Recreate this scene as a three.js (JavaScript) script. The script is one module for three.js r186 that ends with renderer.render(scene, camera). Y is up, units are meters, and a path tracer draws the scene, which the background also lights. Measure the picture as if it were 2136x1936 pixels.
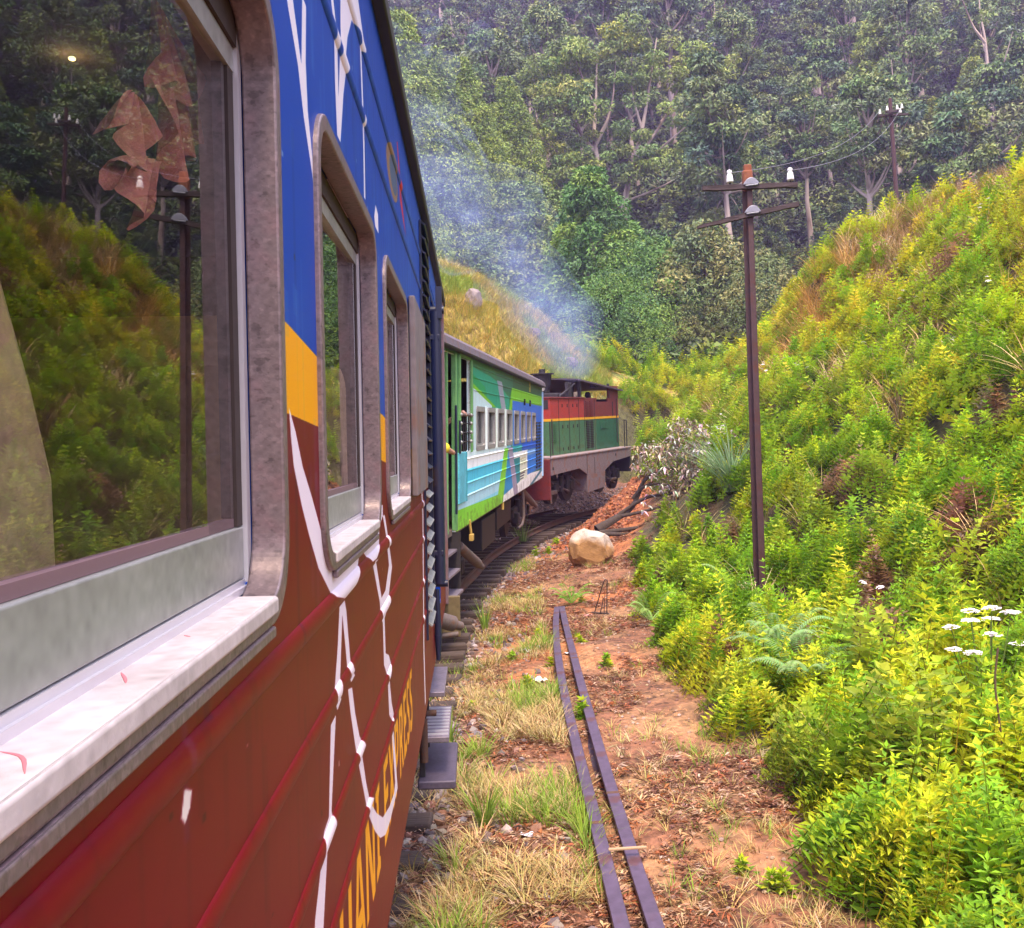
import * as THREE from 'three';
import { mergeGeometries } from 'three/addons/utils/BufferGeometryUtils.js';
import { RoundedBoxGeometry } from 'three/addons/geometries/RoundedBoxGeometry.js';
import { MarchingCubes } from 'three/addons/objects/MarchingCubes.js';

// ---------------------------------------------------------------- camera, sky, sun, exposure
const scene = new THREE.Scene();
const camera = new THREE.PerspectiveCamera(51.66, 1024 / 928, 0.05, 900);
camera.rotation.order = 'YXZ';
camera.position.set(0, 2.5, 0);
camera.rotation.set(-0.5 * Math.PI / 180, 0, -3.7 * Math.PI / 180);
scene.add(camera);

const renderer = new THREE.WebGLRenderer({ antialias: true });
renderer.setSize(1024, 928);
renderer.toneMapping = THREE.LinearToneMapping;
renderer.toneMappingExposure = 3.4;
renderer.shadowMap.enabled = true;

const SUN = new THREE.Vector3(0.10, 0.87, 0.46).normalize();
{
  const W = 512, H = 256, d = new Float32Array(W * H * 4);
  for (let j = 0; j < H; j++) for (let i = 0; i < W; i++) {
    const el = (j + 0.5) / H * Math.PI - Math.PI / 2, az = (i + 0.5) / W * 2 * Math.PI;
    const x = Math.cos(el) * Math.cos(az), y = Math.sin(el), z = Math.cos(el) * Math.sin(az);
    const up = Math.max(0, y);
    const cl = 1 + 0.10 * Math.sin(3 * x + 1.3 * Math.sin(4 * z)) * Math.cos(5 * z + 2 * x) + 0.05 * Math.sin(11 * x - 7 * z);
    let L = (0.56 + 0.50 * up) * cl;
    if (y < 0) L = 0.2;
    const k = (j * W + i) * 4;
    d[k] = L * 0.96; d[k + 1] = L * 0.94; d[k + 2] = L * 1.17; d[k + 3] = 1;
  }
  const sky = new THREE.DataTexture(d, W, H, THREE.RGBAFormat, THREE.FloatType);
  sky.mapping = THREE.EquirectangularReflectionMapping;
  sky.minFilter = sky.magFilter = THREE.LinearFilter;
  sky.needsUpdate = true;
  scene.background = sky; scene.environment = sky;
}
const sun = new THREE.DirectionalLight(0xffe8c6, 2.1);
sun.position.copy(SUN).multiplyScalar(80);
sun.castShadow = true; sun.shadow.radius = 26;
sun.shadow.mapSize.set(2048, 2048);
Object.assign(sun.shadow.camera, { left: -90, right: 90, top: 120, bottom: -60, near: 1, far: 300 });
scene.add(sun, sun.target);
scene.fog = new THREE.FogExp2(new THREE.Color(0.56, 0.42, 1.0), 0.0008);

// ---------------------------------------------------------------- helpers
let seed = 7;
function rnd() { seed = (seed + 0x6D2B79F5) | 0; let t = Math.imul(seed ^ (seed >>> 15), 1 | seed); t = (t + Math.imul(t ^ (t >>> 7), 61 | t)) ^ t; return ((t ^ (t >>> 14)) >>> 0) / 4294967296; }
const rr = (a, b) => a + (b - a) * rnd();
const pick = a => a[Math.floor(rnd() * a.length)];
const clamp = (x, a, b) => Math.min(b, Math.max(a, x));
const sstep = (a, b, x) => { const t = clamp((x - a) / (b - a), 0, 1); return t * t * (3 - 2 * t); };
const lerp = (a, b, t) => a + (b - a) * t;
function h2(i, j) { let n = Math.imul(i, 374761393) + Math.imul(j, 668265263); n = Math.imul(n ^ (n >>> 13), 1274126177); return ((n ^ (n >>> 16)) >>> 0) / 4294967296; }
function vn(x, y, per = 0) {
  const i = Math.floor(x), j = Math.floor(y), f = x - i, g = y - j, u = f * f * (3 - 2 * f), v = g * g * (3 - 2 * g);
  const w = (a, b) => per ? h2(((a % per) + per) % per, ((b % per) + per) % per) : h2(a, b);
  return lerp(lerp(w(i, j), w(i + 1, j), u), lerp(w(i, j + 1), w(i + 1, j + 1), u), v);
}
function fbm(x, y, o = 4, per = 0) { let s = 0, a = 0.5, t = 0; for (let k = 0; k < o; k++) { s += a * vn(x, y, per); t += a; a *= 0.5; x *= 2; y *= 2; per *= 2; } return s / t; }

const used = {};
function nm(n) { const k = used[n] = (used[n] || 0) + 1; return k === 1 ? n : n + '_' + String(k - 1).padStart(3, '0'); }
function tag(o, label, category, group) { o.userData.label = label; o.userData.category = category; if (group) o.userData.group = group; return o; }
function thing(name, label, category, pos, group) { const g = new THREE.Group(); g.name = nm(name); if (pos) g.position.set(...pos); scene.add(g); return tag(g, label, category, group); }
function merge(list) {
  list = (Array.isArray(list) ? list : [list]).filter(Boolean).map(g => {
    g = g.index ? g.toNonIndexed() : g;
    for (const k of Object.keys(g.attributes)) if (!['position', 'normal', 'uv'].includes(k)) g.deleteAttribute(k);
    if (!g.attributes.normal) g.computeVertexNormals();
    if (!g.attributes.uv) g.setAttribute('uv', new THREE.BufferAttribute(new Float32Array(g.attributes.position.count * 2), 2));
    g.morphAttributes = {}; g.clearGroups();
    return g;
  });
  return list.length === 1 ? list[0] : mergeGeometries(list);
}
function part(name, geo, mat, parent) { const m = new THREE.Mesh(Array.isArray(geo) ? merge(geo) : geo, mat); m.name = parent ? name : nm(name); (parent || scene).add(m); return m; }
function whole(name, geo, mat, label, category, group) { return tag(part(name, geo, mat), label, category, group); }
function bx(x0, x1, y0, y1, z0, z1) { const g = new THREE.BoxGeometry(Math.abs(x1 - x0), Math.abs(y1 - y0), Math.abs(z1 - z0)); g.translate((x0 + x1) / 2, (y0 + y1) / 2, (z0 + z1) / 2); return uvBox(g); }
function rbx(x0, x1, y0, y1, z0, z1, r = 0.01) { const g = new RoundedBoxGeometry(Math.abs(x1 - x0), Math.abs(y1 - y0), Math.abs(z1 - z0), 2, r); g.translate((x0 + x1) / 2, (y0 + y1) / 2, (z0 + z1) / 2); return uvBox(g); }
function uvBox(g) { // uv in metres by the dominant axis of the normal
  const p = g.attributes.position, n = g.attributes.normal, uv = new Float32Array(p.count * 2);
  for (let i = 0; i < p.count; i++) {
    const ax = Math.abs(n.getX(i)), ay = Math.abs(n.getY(i)), az = Math.abs(n.getZ(i));
    if (ax >= ay && ax >= az) { uv[2 * i] = -p.getZ(i); uv[2 * i + 1] = p.getY(i); } else if (ay >= az) { uv[2 * i] = p.getX(i); uv[2 * i + 1] = p.getZ(i); } else { uv[2 * i] = p.getX(i); uv[2 * i + 1] = p.getY(i); }
  }
  g.setAttribute('uv', new THREE.BufferAttribute(uv, 2)); return g;
}
const V3 = (x, y, z) => new THREE.Vector3(x, y, z);
function cylBetween(a, b, r0, r1 = r0, seg = 12) {
  const A = V3(...a), B = V3(...b), d = B.clone().sub(A), g = new THREE.CylinderGeometry(r1, r0, d.length(), seg);
  g.applyQuaternion(new THREE.Quaternion().setFromUnitVectors(V3(0, 1, 0), d.clone().normalize()));
  g.translate((a[0] + b[0]) / 2, (a[1] + b[1]) / 2, (a[2] + b[2]) / 2); return g;
}
function sweep(pts, radii, seg = 7, color) { // tapered tube through points
  const P = pts.map(p => V3(...p)), n = P.length, pos = [], idx = [], uv = [], col = [];
  let side = V3(1, 0, 0);
  for (let i = 0; i < n; i++) {
    const t = P[Math.min(n - 1, i + 1)].clone().sub(P[Math.max(0, i - 1)]).normalize();
    if (Math.abs(t.dot(side)) > 0.95) side = Math.abs(t.y) < 0.8 ? V3(0, 1, 0) : V3(0, 0, 1);
    side = side.clone().sub(t.clone().multiplyScalar(t.dot(side))).normalize();
    const b = t.clone().cross(side), r = Array.isArray(radii) ? radii[i] : radii;
    for (let k = 0; k <= seg; k++) {
      const a = k / seg * Math.PI * 2, v = P[i].clone().addScaledVector(side, Math.cos(a) * r).addScaledVector(b, Math.sin(a) * r);
      pos.push(v.x, v.y, v.z); uv.push(k / seg, i / n * 4);
    }
    if (i) for (let k = 0; k < seg; k++) { const q = (i - 1) * (seg + 1) + k, w = q + seg + 1; idx.push(q, q + 1, w, q + 1, w + 1, w); }
  }
  const g = new THREE.BufferGeometry();
  g.setAttribute('position', new THREE.Float32BufferAttribute(pos, 3)); g.setAttribute('uv', new THREE.Float32BufferAttribute(uv, 2)); g.setIndex(idx); g.computeVertexNormals(); return g;
}
function curve(pts, n) { return new THREE.CatmullRomCurve3(pts.map(p => V3(...p))).getPoints(n).map(v => [v.x, v.y, v.z]); }
function poly(pts) { const s = new THREE.Shape(); pts.forEach((p, i) => i ? s.lineTo(p[0], p[1]) : s.moveTo(p[0], p[1])); s.closePath(); return s; }
function rrect(x0, y0, x1, y1, r, Cls = THREE.Shape) { const s = new Cls(); s.moveTo(x0 + r, y0); s.lineTo(x1 - r, y0); s.absarc(x1 - r, y0 + r, r, -Math.PI / 2, 0); s.lineTo(x1, y1 - r); s.absarc(x1 - r, y1 - r, r, 0, Math.PI / 2); s.lineTo(x0 + r, y1); s.absarc(x0 + r, y1 - r, r, Math.PI / 2, Math.PI); s.lineTo(x0, y0 + r); s.absarc(x0 + r, y0 + r, r, Math.PI, Math.PI * 1.5); return s; }
// a shape drawn in (s along the vehicle, h up), thickened outwards from o0 to o1
function plate(shape, o0, o1, bevel = 0, cs = 8) {
  const g = new THREE.ExtrudeGeometry(shape, bevel ? { depth: o1 - o0 - 2 * bevel, bevelEnabled: true, bevelThickness: bevel, bevelSize: bevel, bevelOffset: -bevel, bevelSegments: 2, curveSegments: cs } : { depth: o1 - o0, bevelEnabled: false, curveSegments: cs });
  g.translate(0, 0, o0 + (bevel || 0)); g.rotateY(Math.PI / 2); return g; // (s,h,o) -> (o,h,-s)
}

// ---------------------------------------------------------------- textures and materials
function canvasTex(w, h, paint) { const c = document.createElement('canvas'); c.width = w; c.height = h; paint(c.getContext('2d'), w, h); const t = new THREE.CanvasTexture(c); t.colorSpace = THREE.SRGBColorSpace; t.wrapS = t.wrapT = THREE.RepeatWrapping; t.anisotropy = 8; return t; }
function dataTex(n, fn, srgb = false) { const d = new Uint8Array(n * n * 4); for (let j = 0; j < n; j++) for (let i = 0; i < n; i++) { const c = fn(i / n, j / n), k = (j * n + i) * 4; for (let q = 0; q < 3; q++) d[k + q] = clamp(c[q] * 255, 0, 255); d[k + 3] = 255; } const t = new THREE.DataTexture(d, n, n); if (srgb) t.colorSpace = THREE.SRGBColorSpace; t.wrapS = t.wrapT = THREE.RepeatWrapping; t.magFilter = THREE.LinearFilter; t.minFilter = THREE.LinearMipmapLinearFilter; t.generateMipmaps = true; t.needsUpdate = true; return t; }
const C = (r, g, b) => new THREE.Color().setRGB(r, g, b);
const std = (c, rough = 0.7, metal = 0, extra = {}) => new THREE.MeshStandardMaterial({ color: Array.isArray(c) ? C(...c) : c, roughness: rough, metalness: metal, ...extra });
const grainTex = dataTex(256, (u, v) => { const a = fbm(u * 8, v * 8, 5, 8), b = fbm(u * 64, v * 64, 2, 64); const g = 0.62 + 0.3 * a + 0.26 * (b - 0.5); return [g, g, g]; });
grainTex.repeat.set(1.4, 1.4);
const scuffTex = dataTex(512, (u, v) => { // mottled, scratched old aluminium
  const a = fbm(u * 9, v * 9, 5, 9), b = fbm(u * 80, v * 80, 3, 80), s = fbm(u * 40 + 7, v * 40 + 3, 4, 40);
  let g = 0.74 + 0.35 * (a - 0.5) + 0.42 * (b - 0.5) + (s > 0.64 ? -0.2 * Math.min(1, (s - 0.64) * 14) : 0) + (s < 0.33 ? 0.14 : 0);
  g = clamp(g, 0.25, 1); const w = a > 0.52 ? (a - 0.52) * 0.5 : 0;
  return [g, g * (0.93 - w), g * (0.93 - w * 0.8)];
});
scuffTex.repeat.set(3.1, 2.3);
const rustTex = dataTex(256, (u, v) => { const a = fbm(u * 8, v * 8, 5, 8), b = fbm(u * 30, v * 30, 3, 30), r = sstep(0.5, 0.72, a); const g = 0.75 + 0.4 * (b - 0.5); return [lerp(g, 0.95, r * 0.5), lerp(g, 0.55, r), lerp(g, 0.38, r)]; });
rustTex.repeat.set(1.1, 1.1);
const woodTex = dataTex(256, (u, v) => { const a = fbm(u * 4, v * 48, 4, 0), b = fbm(u * 12, v * 12, 4, 12); const g = 0.55 + 0.5 * (a - 0.4) + 0.3 * (b - 0.5); return [g, g * 0.95, g * 0.92]; });
woodTex.repeat.set(0.8, 1.2);

const M = {
  alu: std([0.27, 0.22, 0.23], 0.42, 0.35, { map: scuffTex, bumpMap: scuffTex, bumpScale: 0.0004 }),
  sill: std([0.74, 0.66, 0.66], 0.5, 0.1, { map: grainTex, bumpMap: scuffTex, bumpScale: 0.0004 }),
  aluPale: std([0.43, 0.44, 0.42], 0.42, 0.35, { map: grainTex }),
  aluBright: std([0.66, 0.64, 0.69], 0.35, 0.5),
  redMark: std([0.55, 0.17, 0.20], 0.8),
  sealPink: std([0.20, 0.12, 0.135], 0.6),
  rubber: std([0.035, 0.028, 0.032], 0.6),
  brownDark: std([0.055, 0.036, 0.034], 0.8, 0, { map: grainTex }),
  interior: std([0.20, 0.15, 0.125], 0.85, 0, { map: grainTex }),
  seat: std([0.74, 0.47, 0.26], 0.6, 0, { map: grainTex, bumpMap: grainTex, bumpScale: 0.004 }),
  stitch: std([0.14, 0.08, 0.05], 0.8),
  glass: new THREE.MeshPhysicalMaterial({ color: C(0.80, 0.82, 0.84), roughness: 0.012, metalness: 0, transmission: 1, thickness: 0, ior: 1.85 }),
  navy: std([0.012, 0.016, 0.045], 0.4),
  black: std([0.012, 0.011, 0.013], 0.6, 0, { map: grainTex }),
  gear: std([0.04, 0.033, 0.035], 0.75, 0.1, { map: rustTex }),
  gearPale: std([0.17, 0.13, 0.12], 0.7, 0.1, { map: rustTex }),
  greyPanel: std([0.22, 0.18, 0.185], 0.75, 0, { map: rustTex }),
  purpleStep: std([0.13, 0.105, 0.16], 0.55, 0.2, { map: grainTex }),
  tread: std([0.30, 0.255, 0.32], 0.5, 0.4, { map: grainTex }),
  steelRail: std([0.145, 0.10, 0.17], 0.45, 0.3, { map: rustTex }),
  rustRail: std([0.13, 0.07, 0.05], 0.8, 0.1, { map: rustTex }),
  sleeper: std([0.11, 0.078, 0.066], 0.95, 0, { map: woodTex, bumpMap: woodTex, bumpScale: 0.012 }),
  post: std([0.075, 0.032, 0.036], 0.62, 0.1, { map: rustTex }),
  postCap: std([0.26, 0.085, 0.04], 0.85, 0, { map: rustTex }),
  armWood: std([0.085, 0.06, 0.068], 0.9, 0, { map: woodTex, bumpMap: woodTex, bumpScale: 0.01 }),
  clamp: std([0.30, 0.30, 0.36], 0.55, 0.5, { map: grainTex }),
  porcelain: std([0.80, 0.79, 0.74], 0.25),
  wire: std([0.16, 0.15, 0.19], 0.5, 0.5),
  bark: std([0.60, 0.54, 0.50], 0.9, 0, { vertexColors: true }),
  barkDark: std([0.10, 0.075, 0.065], 0.95, 0, { map: woodTex }),
  leaf: new THREE.MeshPhysicalMaterial({ color: 0xffffff, roughness: 0.6, specularIntensity: 0.35, vertexColors: true, side: THREE.DoubleSide }),
  sprig: new THREE.MeshPhysicalMaterial({ color: 0xffffff, roughness: 1, specularIntensity: 0.25, vertexColors: true, side: THREE.DoubleSide, transmission: 0.38, thickness: 0 }),
  skin: std([0.52, 0.27, 0.20], 0.55),
  skinDark: std([0.14, 0.075, 0.05], 0.6),
  yellowCloth: std([0.72, 0.56, 0.03], 0.9),
  greyCloth: std([0.07, 0.07, 0.09], 0.9),
  hair: std([0.015, 0.012, 0.012], 0.7),
  curtain: new THREE.MeshPhysicalMaterial({ color: C(0.60, 0.19, 0.11), roughness: 0.9, side: THREE.DoubleSide, map: grainTex }),
};

// ---------------------------------------------------------------- terrain: x right, d = distance ahead (-z), y up
const HILL = [ // [x, y, d] spots on the ground of the cut bank, the grassy spur and the strip beside the track
  [2.33, -0.05, 4.6], [3.09, 0.05, 6.0], [3.75, 0.2, 7.2], [4.88, 0.98, 9.2], [6.01, 1.99, 11.2], [7.38, 3.47, 13.6], [8.76, 5.02, 16.0], [10.49, 7.0, 19.0],
  [2.2, -0.05, 5.6], [3.06, 0.02, 7.6], [3.85, 0.25, 9.4], [4.58, 1.0, 11.0], [5.75, 2.13, 13.6], [7.29, 3.8, 17.0], [8.43, 5.2, 19.5], [10.0, 6.8, 23.0],
  [2.12, 0, 6.8], [3.02, 0.08, 9.4], [3.75, 0.3, 11.5], [4.31, 0.91, 13.0], [5.41, 2.38, 16.0], [6.88, 4.0, 20.0], [8.0, 5.5, 23.0], [9.12, 7.6, 26.0],
  [8.0, 6.6, 25.0], [7.45, 4.1, 25.4], [6.9, 3.9, 27.2], [6.65, 4.0, 22.0], [5.77, 3.62, 20.0], [2.4, 0.1, 10.8], [3.12, 0.3, 13.7], [4.07, 1.05, 17.5], [5.22, 2.6, 22.0], [6.27, 3.2, 26.0],
  [6.57, 3.7, 29.0], [2.68, 0.25, 16.5], [3.77, 1.0, 23.0], [4.87, 2.5, 29.0], [5.99, 3.2, 34.0], [4.9, 1.8, 33.0], [6.6, 3.1, 38.0], [7.4, 4.6, 42.0],
  [-2.42, 10.55, 40.0], [-0.55, 9.8, 41.0], [1.14, 8.78, 42.0], [2.4, 7.58, 42.0], [3.11, 6.42, 42.0], [3.75, 5.57, 41.0], [-0.58, 7.45, 36.0], [0.5, 6.31, 37.0], [-1.67, 8.28, 36.0], [1.6, 5.53, 38.0],
  [-5.5, 11.4, 41], [-10, 13, 42], [-18, 14, 42], [-4, 10.6, 46], [0, 9, 48], [4, 6, 50],
  // strip beside the track and under it
  [-3.6, 0.1, 0], [-3.6, 0.1, 6], [-3.7, 0.15, 12], [-3.6, 0.25, 18], [-3.1, 0.35, 23], [-2.4, 0.5, 28], [-0.4, 0.7, 33.5],
  [-5.5, 1.6, 4], [-5.8, 1.9, 12], [-5.6, 2.6, 19], [-4.6, 3.6, 25], [-3.4, 4.2, 29.5], [-1.2, 3.4, 34], [-9, 4, 5], [-10, 5.5, 15], [-9, 8, 25], [-15, 7, 8], [-22, 10, 15], [-25, 10, -10],
  [-2, 0, 1], [-2.1, 0, 6], [-2.15, 0.06, 10], [-2.1, 0.1, 14], [-1.8, 0.17, 18], [-1.4, 0.24, 22], [-0.6, 0.3, 26], [0.7, 0.36, 30], [2.5, 0.42, 33.6], [4.8, 0.5, 37], [7.2, 0.9, 39.8], [11, 5, 43], [18, 8, 45],
  [0.4, 0, 2], [0.4, 0, 6], [0.4, 0.04, 9], [0.45, 0.08, 12], [0.6, 0.12, 15], [0.8, 0.16, 18], [1.1, 0.21, 21], [1.6, 0.27, 25], [2.6, 0.33, 29], [4.1, 0.42, 33],
  [1.5, 0, 3], [1.5, 0, 6], [1.5, 0.02, 9], [1.55, 0.07, 12], [1.6, 0.12, 15], [1.85, 0.2, 19], [2.6, 0.45, 23], [3.4, 0.7, 28],
  [-2, 0, -8], [0.4, 0, -8], [1.6, 0.05, -4], [4, 1.2, -4], [8, 4, -4], [4.5, 0.9, 1], [8, 3.4, 1], [12, 6.5, 3], [8, 3.4, 6], [11, 6, 9], [14, 8, 13], [20, 9.5, 14], [16, 8.6, 22], [24, 10, 24], [14, 8.4, 30], [11, 7.8, 36], [9.8, 7.4, 28], [20, 9, 36],
  [14, 8, 50], [26, 10, 48], [30, 9, 5], [-2, 0, -25], [10, 5, -25],
];
const RBF = (() => { // smooth height through those spots
  const n = HILL.length, A = [];
  for (let i = 0; i < n; i++) { const row = []; for (let j = 0; j < n; j++) row.push(i === j ? -0.03 : Math.hypot(HILL[i][0] - HILL[j][0], HILL[i][2] - HILL[j][2])); row.push(1, HILL[i][1]); A.push(row); }
  A.push([...Array(n).fill(1), 0, 0]);
  const m = n + 1;
  for (let c = 0; c < m; c++) {
    let p = c; for (let r = c; r < m; r++) if (Math.abs(A[r][c]) > Math.abs(A[p][c])) p = r;
    [A[c], A[p]] = [A[p], A[c]];
    for (let r = c + 1; r < m; r++) { const k = A[r][c] / A[c][c]; if (k) for (let q = c; q <= m; q++) A[r][q] -= k * A[c][q]; }
  }
  const w = Array(m).fill(0);
  for (let r = m - 1; r >= 0; r--) { let s = A[r][m]; for (let q = r + 1; q < m; q++) s -= A[r][q] * w[q]; w[r] = s / A[r][r]; }
  return w;
})();
function mountain(x, d) { const q = Math.max(0, d - 45); return 0.45 * q + 0.0012 * q * q + 0.10 * Math.max(0, x - 14) + 0.04 * Math.max(0, -x - 12) + 3.2 * (vn(x / 26 + 7, d / 26) - 0.5) * sstep(55, 80, d); }
function ground(x, d) {
  let y = 0;
  const t = sstep(46, 66, d);
  if (t < 1) { const n = HILL.length; y = RBF[n]; for (let i = 0; i < n; i++) y += RBF[i] * Math.hypot(x - HILL[i][0], d - HILL[i][2]); }
  if (t > 0) y = lerp(y, mountain(x, d), t);
  return y;
}
const EDGE = [[-20, 1.75], [0, 1.8], [5, 1.62], [7, 1.6], [11.4, 1.68], [14.5, 1.75], [17.7, 1.98], [21, 2.5], [26, 3.7], [29, 3.95], [33, 4.3], [36, 5.6], [40, 8.0], [60, 21]];
function edgeX(d) { for (let i = 1; i < EDGE.length; i++) if (d <= EDGE[i][0]) { const a = EDGE[i - 1], b = EDGE[i]; return lerp(a[1], b[1], (d - a[0]) / (b[0] - a[0])); } return 22; }
const TRACK = [[-0.3, 14], [-1.3, 8], [-1.9, 0], [-2.08, -5.6], [-2.15, -9], [-2.14, -11.8], [-2.08, -13.9], [-1.93, -16.7], [-1.75, -18.4], [-1.5, -20.9], [-1.05, -23.5], [-0.4, -26.4], [0.75, -30], [2.45, -33.5], [4.6, -37], [6.6, -39.6]];
const trackY = d => 0.0145 * Math.max(0, d - 6);
const trackCurve = new THREE.CatmullRomCurve3(TRACK.map(([x, z]) => V3(x, trackY(-z), z)));
trackCurve.arcLengthDivisions = 800;
function trackDist(x, d) { // distance from the track centre, roughly
  let best = 1e9; for (let i = 1; i < TRACK.length; i++) { const a = TRACK[i - 1], b = TRACK[i], dx = b[0] - a[0], dz = b[1] - a[1], t = clamp(((x - a[0]) * dx + (-d - a[1]) * dz) / (dx * dx + dz * dz), 0, 1); best = Math.min(best, Math.hypot(x - a[0] - dx * t, -d - a[1] - dz * t)); } return best;
}
function microY(x, d) { const onPath = d < 45 && x < edgeX(d) + 0.6 && x > -6; const a = onPath ? 0.07 * (x > 0.2 && x < 0.8 && d < 15 ? 0.25 : 1) : 0.18, td = d < 50 ? trackDist(x, d) : 9; return (fbm(x * 1.1 + 5, d * 1.1, 4) - 0.5) * a * 2 * sstep(1.2, 2.0, td) - 0.008 * (1 - sstep(1.3, 1.7, td)); }
const gy = (x, d) => ground(x, d) + microY(x, d);
const soilTex = dataTex(1024, (u, v) => { // crumbs, litter and straw bits on bare soil
  const a = fbm(u * 6, v * 6, 5, 6), b = fbm(u * 60, v * 60, 3, 60), c = fbm(u * 160 + 50, v * 30, 2, 0), e = fbm(u * 26, v * 150 + 20, 2, 0);
  let g = 0.62 + 0.55 * (a - 0.5) + 0.75 * (b - 0.5); const st = c > 0.74 || e > 0.75 ? 0.3 : 0; const dk = fbm(u * 22 + 9, v * 22, 3, 0) > 0.62 ? -0.16 : 0;
  g = clamp(g + dk, 0.12, 1); return [g + st, g + st * 0.9, g + st * 0.7];
});
{
  const ax = (a, b, f0, f1, fine, grow) => { const r = []; let p = f0; while (p <= f1) { r.push(p); p += fine; } let s = fine; p = r[r.length - 1]; while (p < b) { s *= grow; p += s; r.push(p); } s = fine; p = f0; while (p > a) { s *= grow; p -= s; r.unshift(p); } return r; };
  const X = ax(-170, 190, -4, 11, 0.16, 1.07), D = ax(-60, 330, 2.5, 31, 0.16, 1.045), pos = [], col = [], uv = [], idx = [];
  for (const d of D) for (const x of X) {
    pos.push(x, gy(x, d), -d); uv.push(x / 2.6, d / 2.6);
    const n1 = fbm(x * 0.8 + 3, d * 0.8, 4), n2 = fbm(x * 2.6, d * 2.6 + 8, 4), n3 = fbm(x * 0.25, d * 0.25, 3), ex = edgeX(d), td = d < 50 ? trackDist(x, d) : 99;
    let c;
    const mix = (p, q, t) => [lerp(p[0], q[0], t), lerp(p[1], q[1], t), lerp(p[2], q[2], t)];
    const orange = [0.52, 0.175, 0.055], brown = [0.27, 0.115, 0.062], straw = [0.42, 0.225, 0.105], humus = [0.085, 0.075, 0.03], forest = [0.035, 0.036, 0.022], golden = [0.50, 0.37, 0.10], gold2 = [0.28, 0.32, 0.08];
    c = mix(brown, straw, sstep(0.42, 0.68, n2) * 0.8);
    c = mix(c, orange, sstep(0.44, 0.58, n1) * (d > 20 ? 0.9 : x > 0.6 ? 0.9 : 0.7));
    if (d > 22 && x > 0.5) c = mix(c, [0.42, 0.13, 0.045], 0.7 * sstep(0.3, 0.6, n2));
    c = mix(c, mix([0.20, 0.135, 0.115], [0.12, 0.085, 0.07], n2), (1 - sstep(1.3, 1.9 + 0.6 * (n1 - 0.5), td)) * 0.85 * (1 - sstep(34, 36.5, d)));
    c = mix(c, [0.09, 0.085, 0.03], sstep(35, 37.5, d) * (x > 2.6 ? 1 : 0) * (1 - sstep(44, 46, d)));
    const spur = sstep(30, 33, d) * (1 - sstep(1.2, 2.2, td) * 0) * (x < ex - 2 ? 1 : 0) * sstep(2.0, 2.8, td);
    c = mix(c, mix(golden, gold2, sstep(0.45, 0.6, n1)), spur);
    c = mix(c, mix(humus, [0.13, 0.075, 0.04], sstep(0.5, 0.65, n2)), sstep(ex - 0.15, ex + 0.35, x + (n2 - 0.5) * 0.5));
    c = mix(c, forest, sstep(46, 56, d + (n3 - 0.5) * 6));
    if (x < -4.2) c = mix(c, [0.10, 0.10, 0.04], sstep(-4.2, -5.2, x) * (1 - spur));
    col.push(...c);
  }
  const nx = X.length;
  for (let j = 1; j < D.length; j++) for (let i = 1; i < nx; i++) { const a = (j - 1) * nx + i - 1, b = a + 1, e = a + nx, f = e + 1; idx.push(a, b, f, a, f, e); }
  const g = new THREE.BufferGeometry();
  g.setAttribute('position', new THREE.Float32BufferAttribute(pos, 3)); g.setAttribute('uv', new THREE.Float32BufferAttribute(uv, 2)); g.setAttribute('color', new THREE.Float32BufferAttribute(col, 3)); g.setIndex(idx); g.computeVertexNormals();
  const m = new THREE.MeshStandardMaterial({ color: C(1.25, 1.25, 1.25), vertexColors: true, map: soilTex, bumpMap: soilTex, bumpScale: 0.02, roughness: 1 });
  const o = new THREE.Mesh(g, m); o.name = 'ground'; o.userData.kind = 'structure'; scene.add(o);
}

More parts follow.
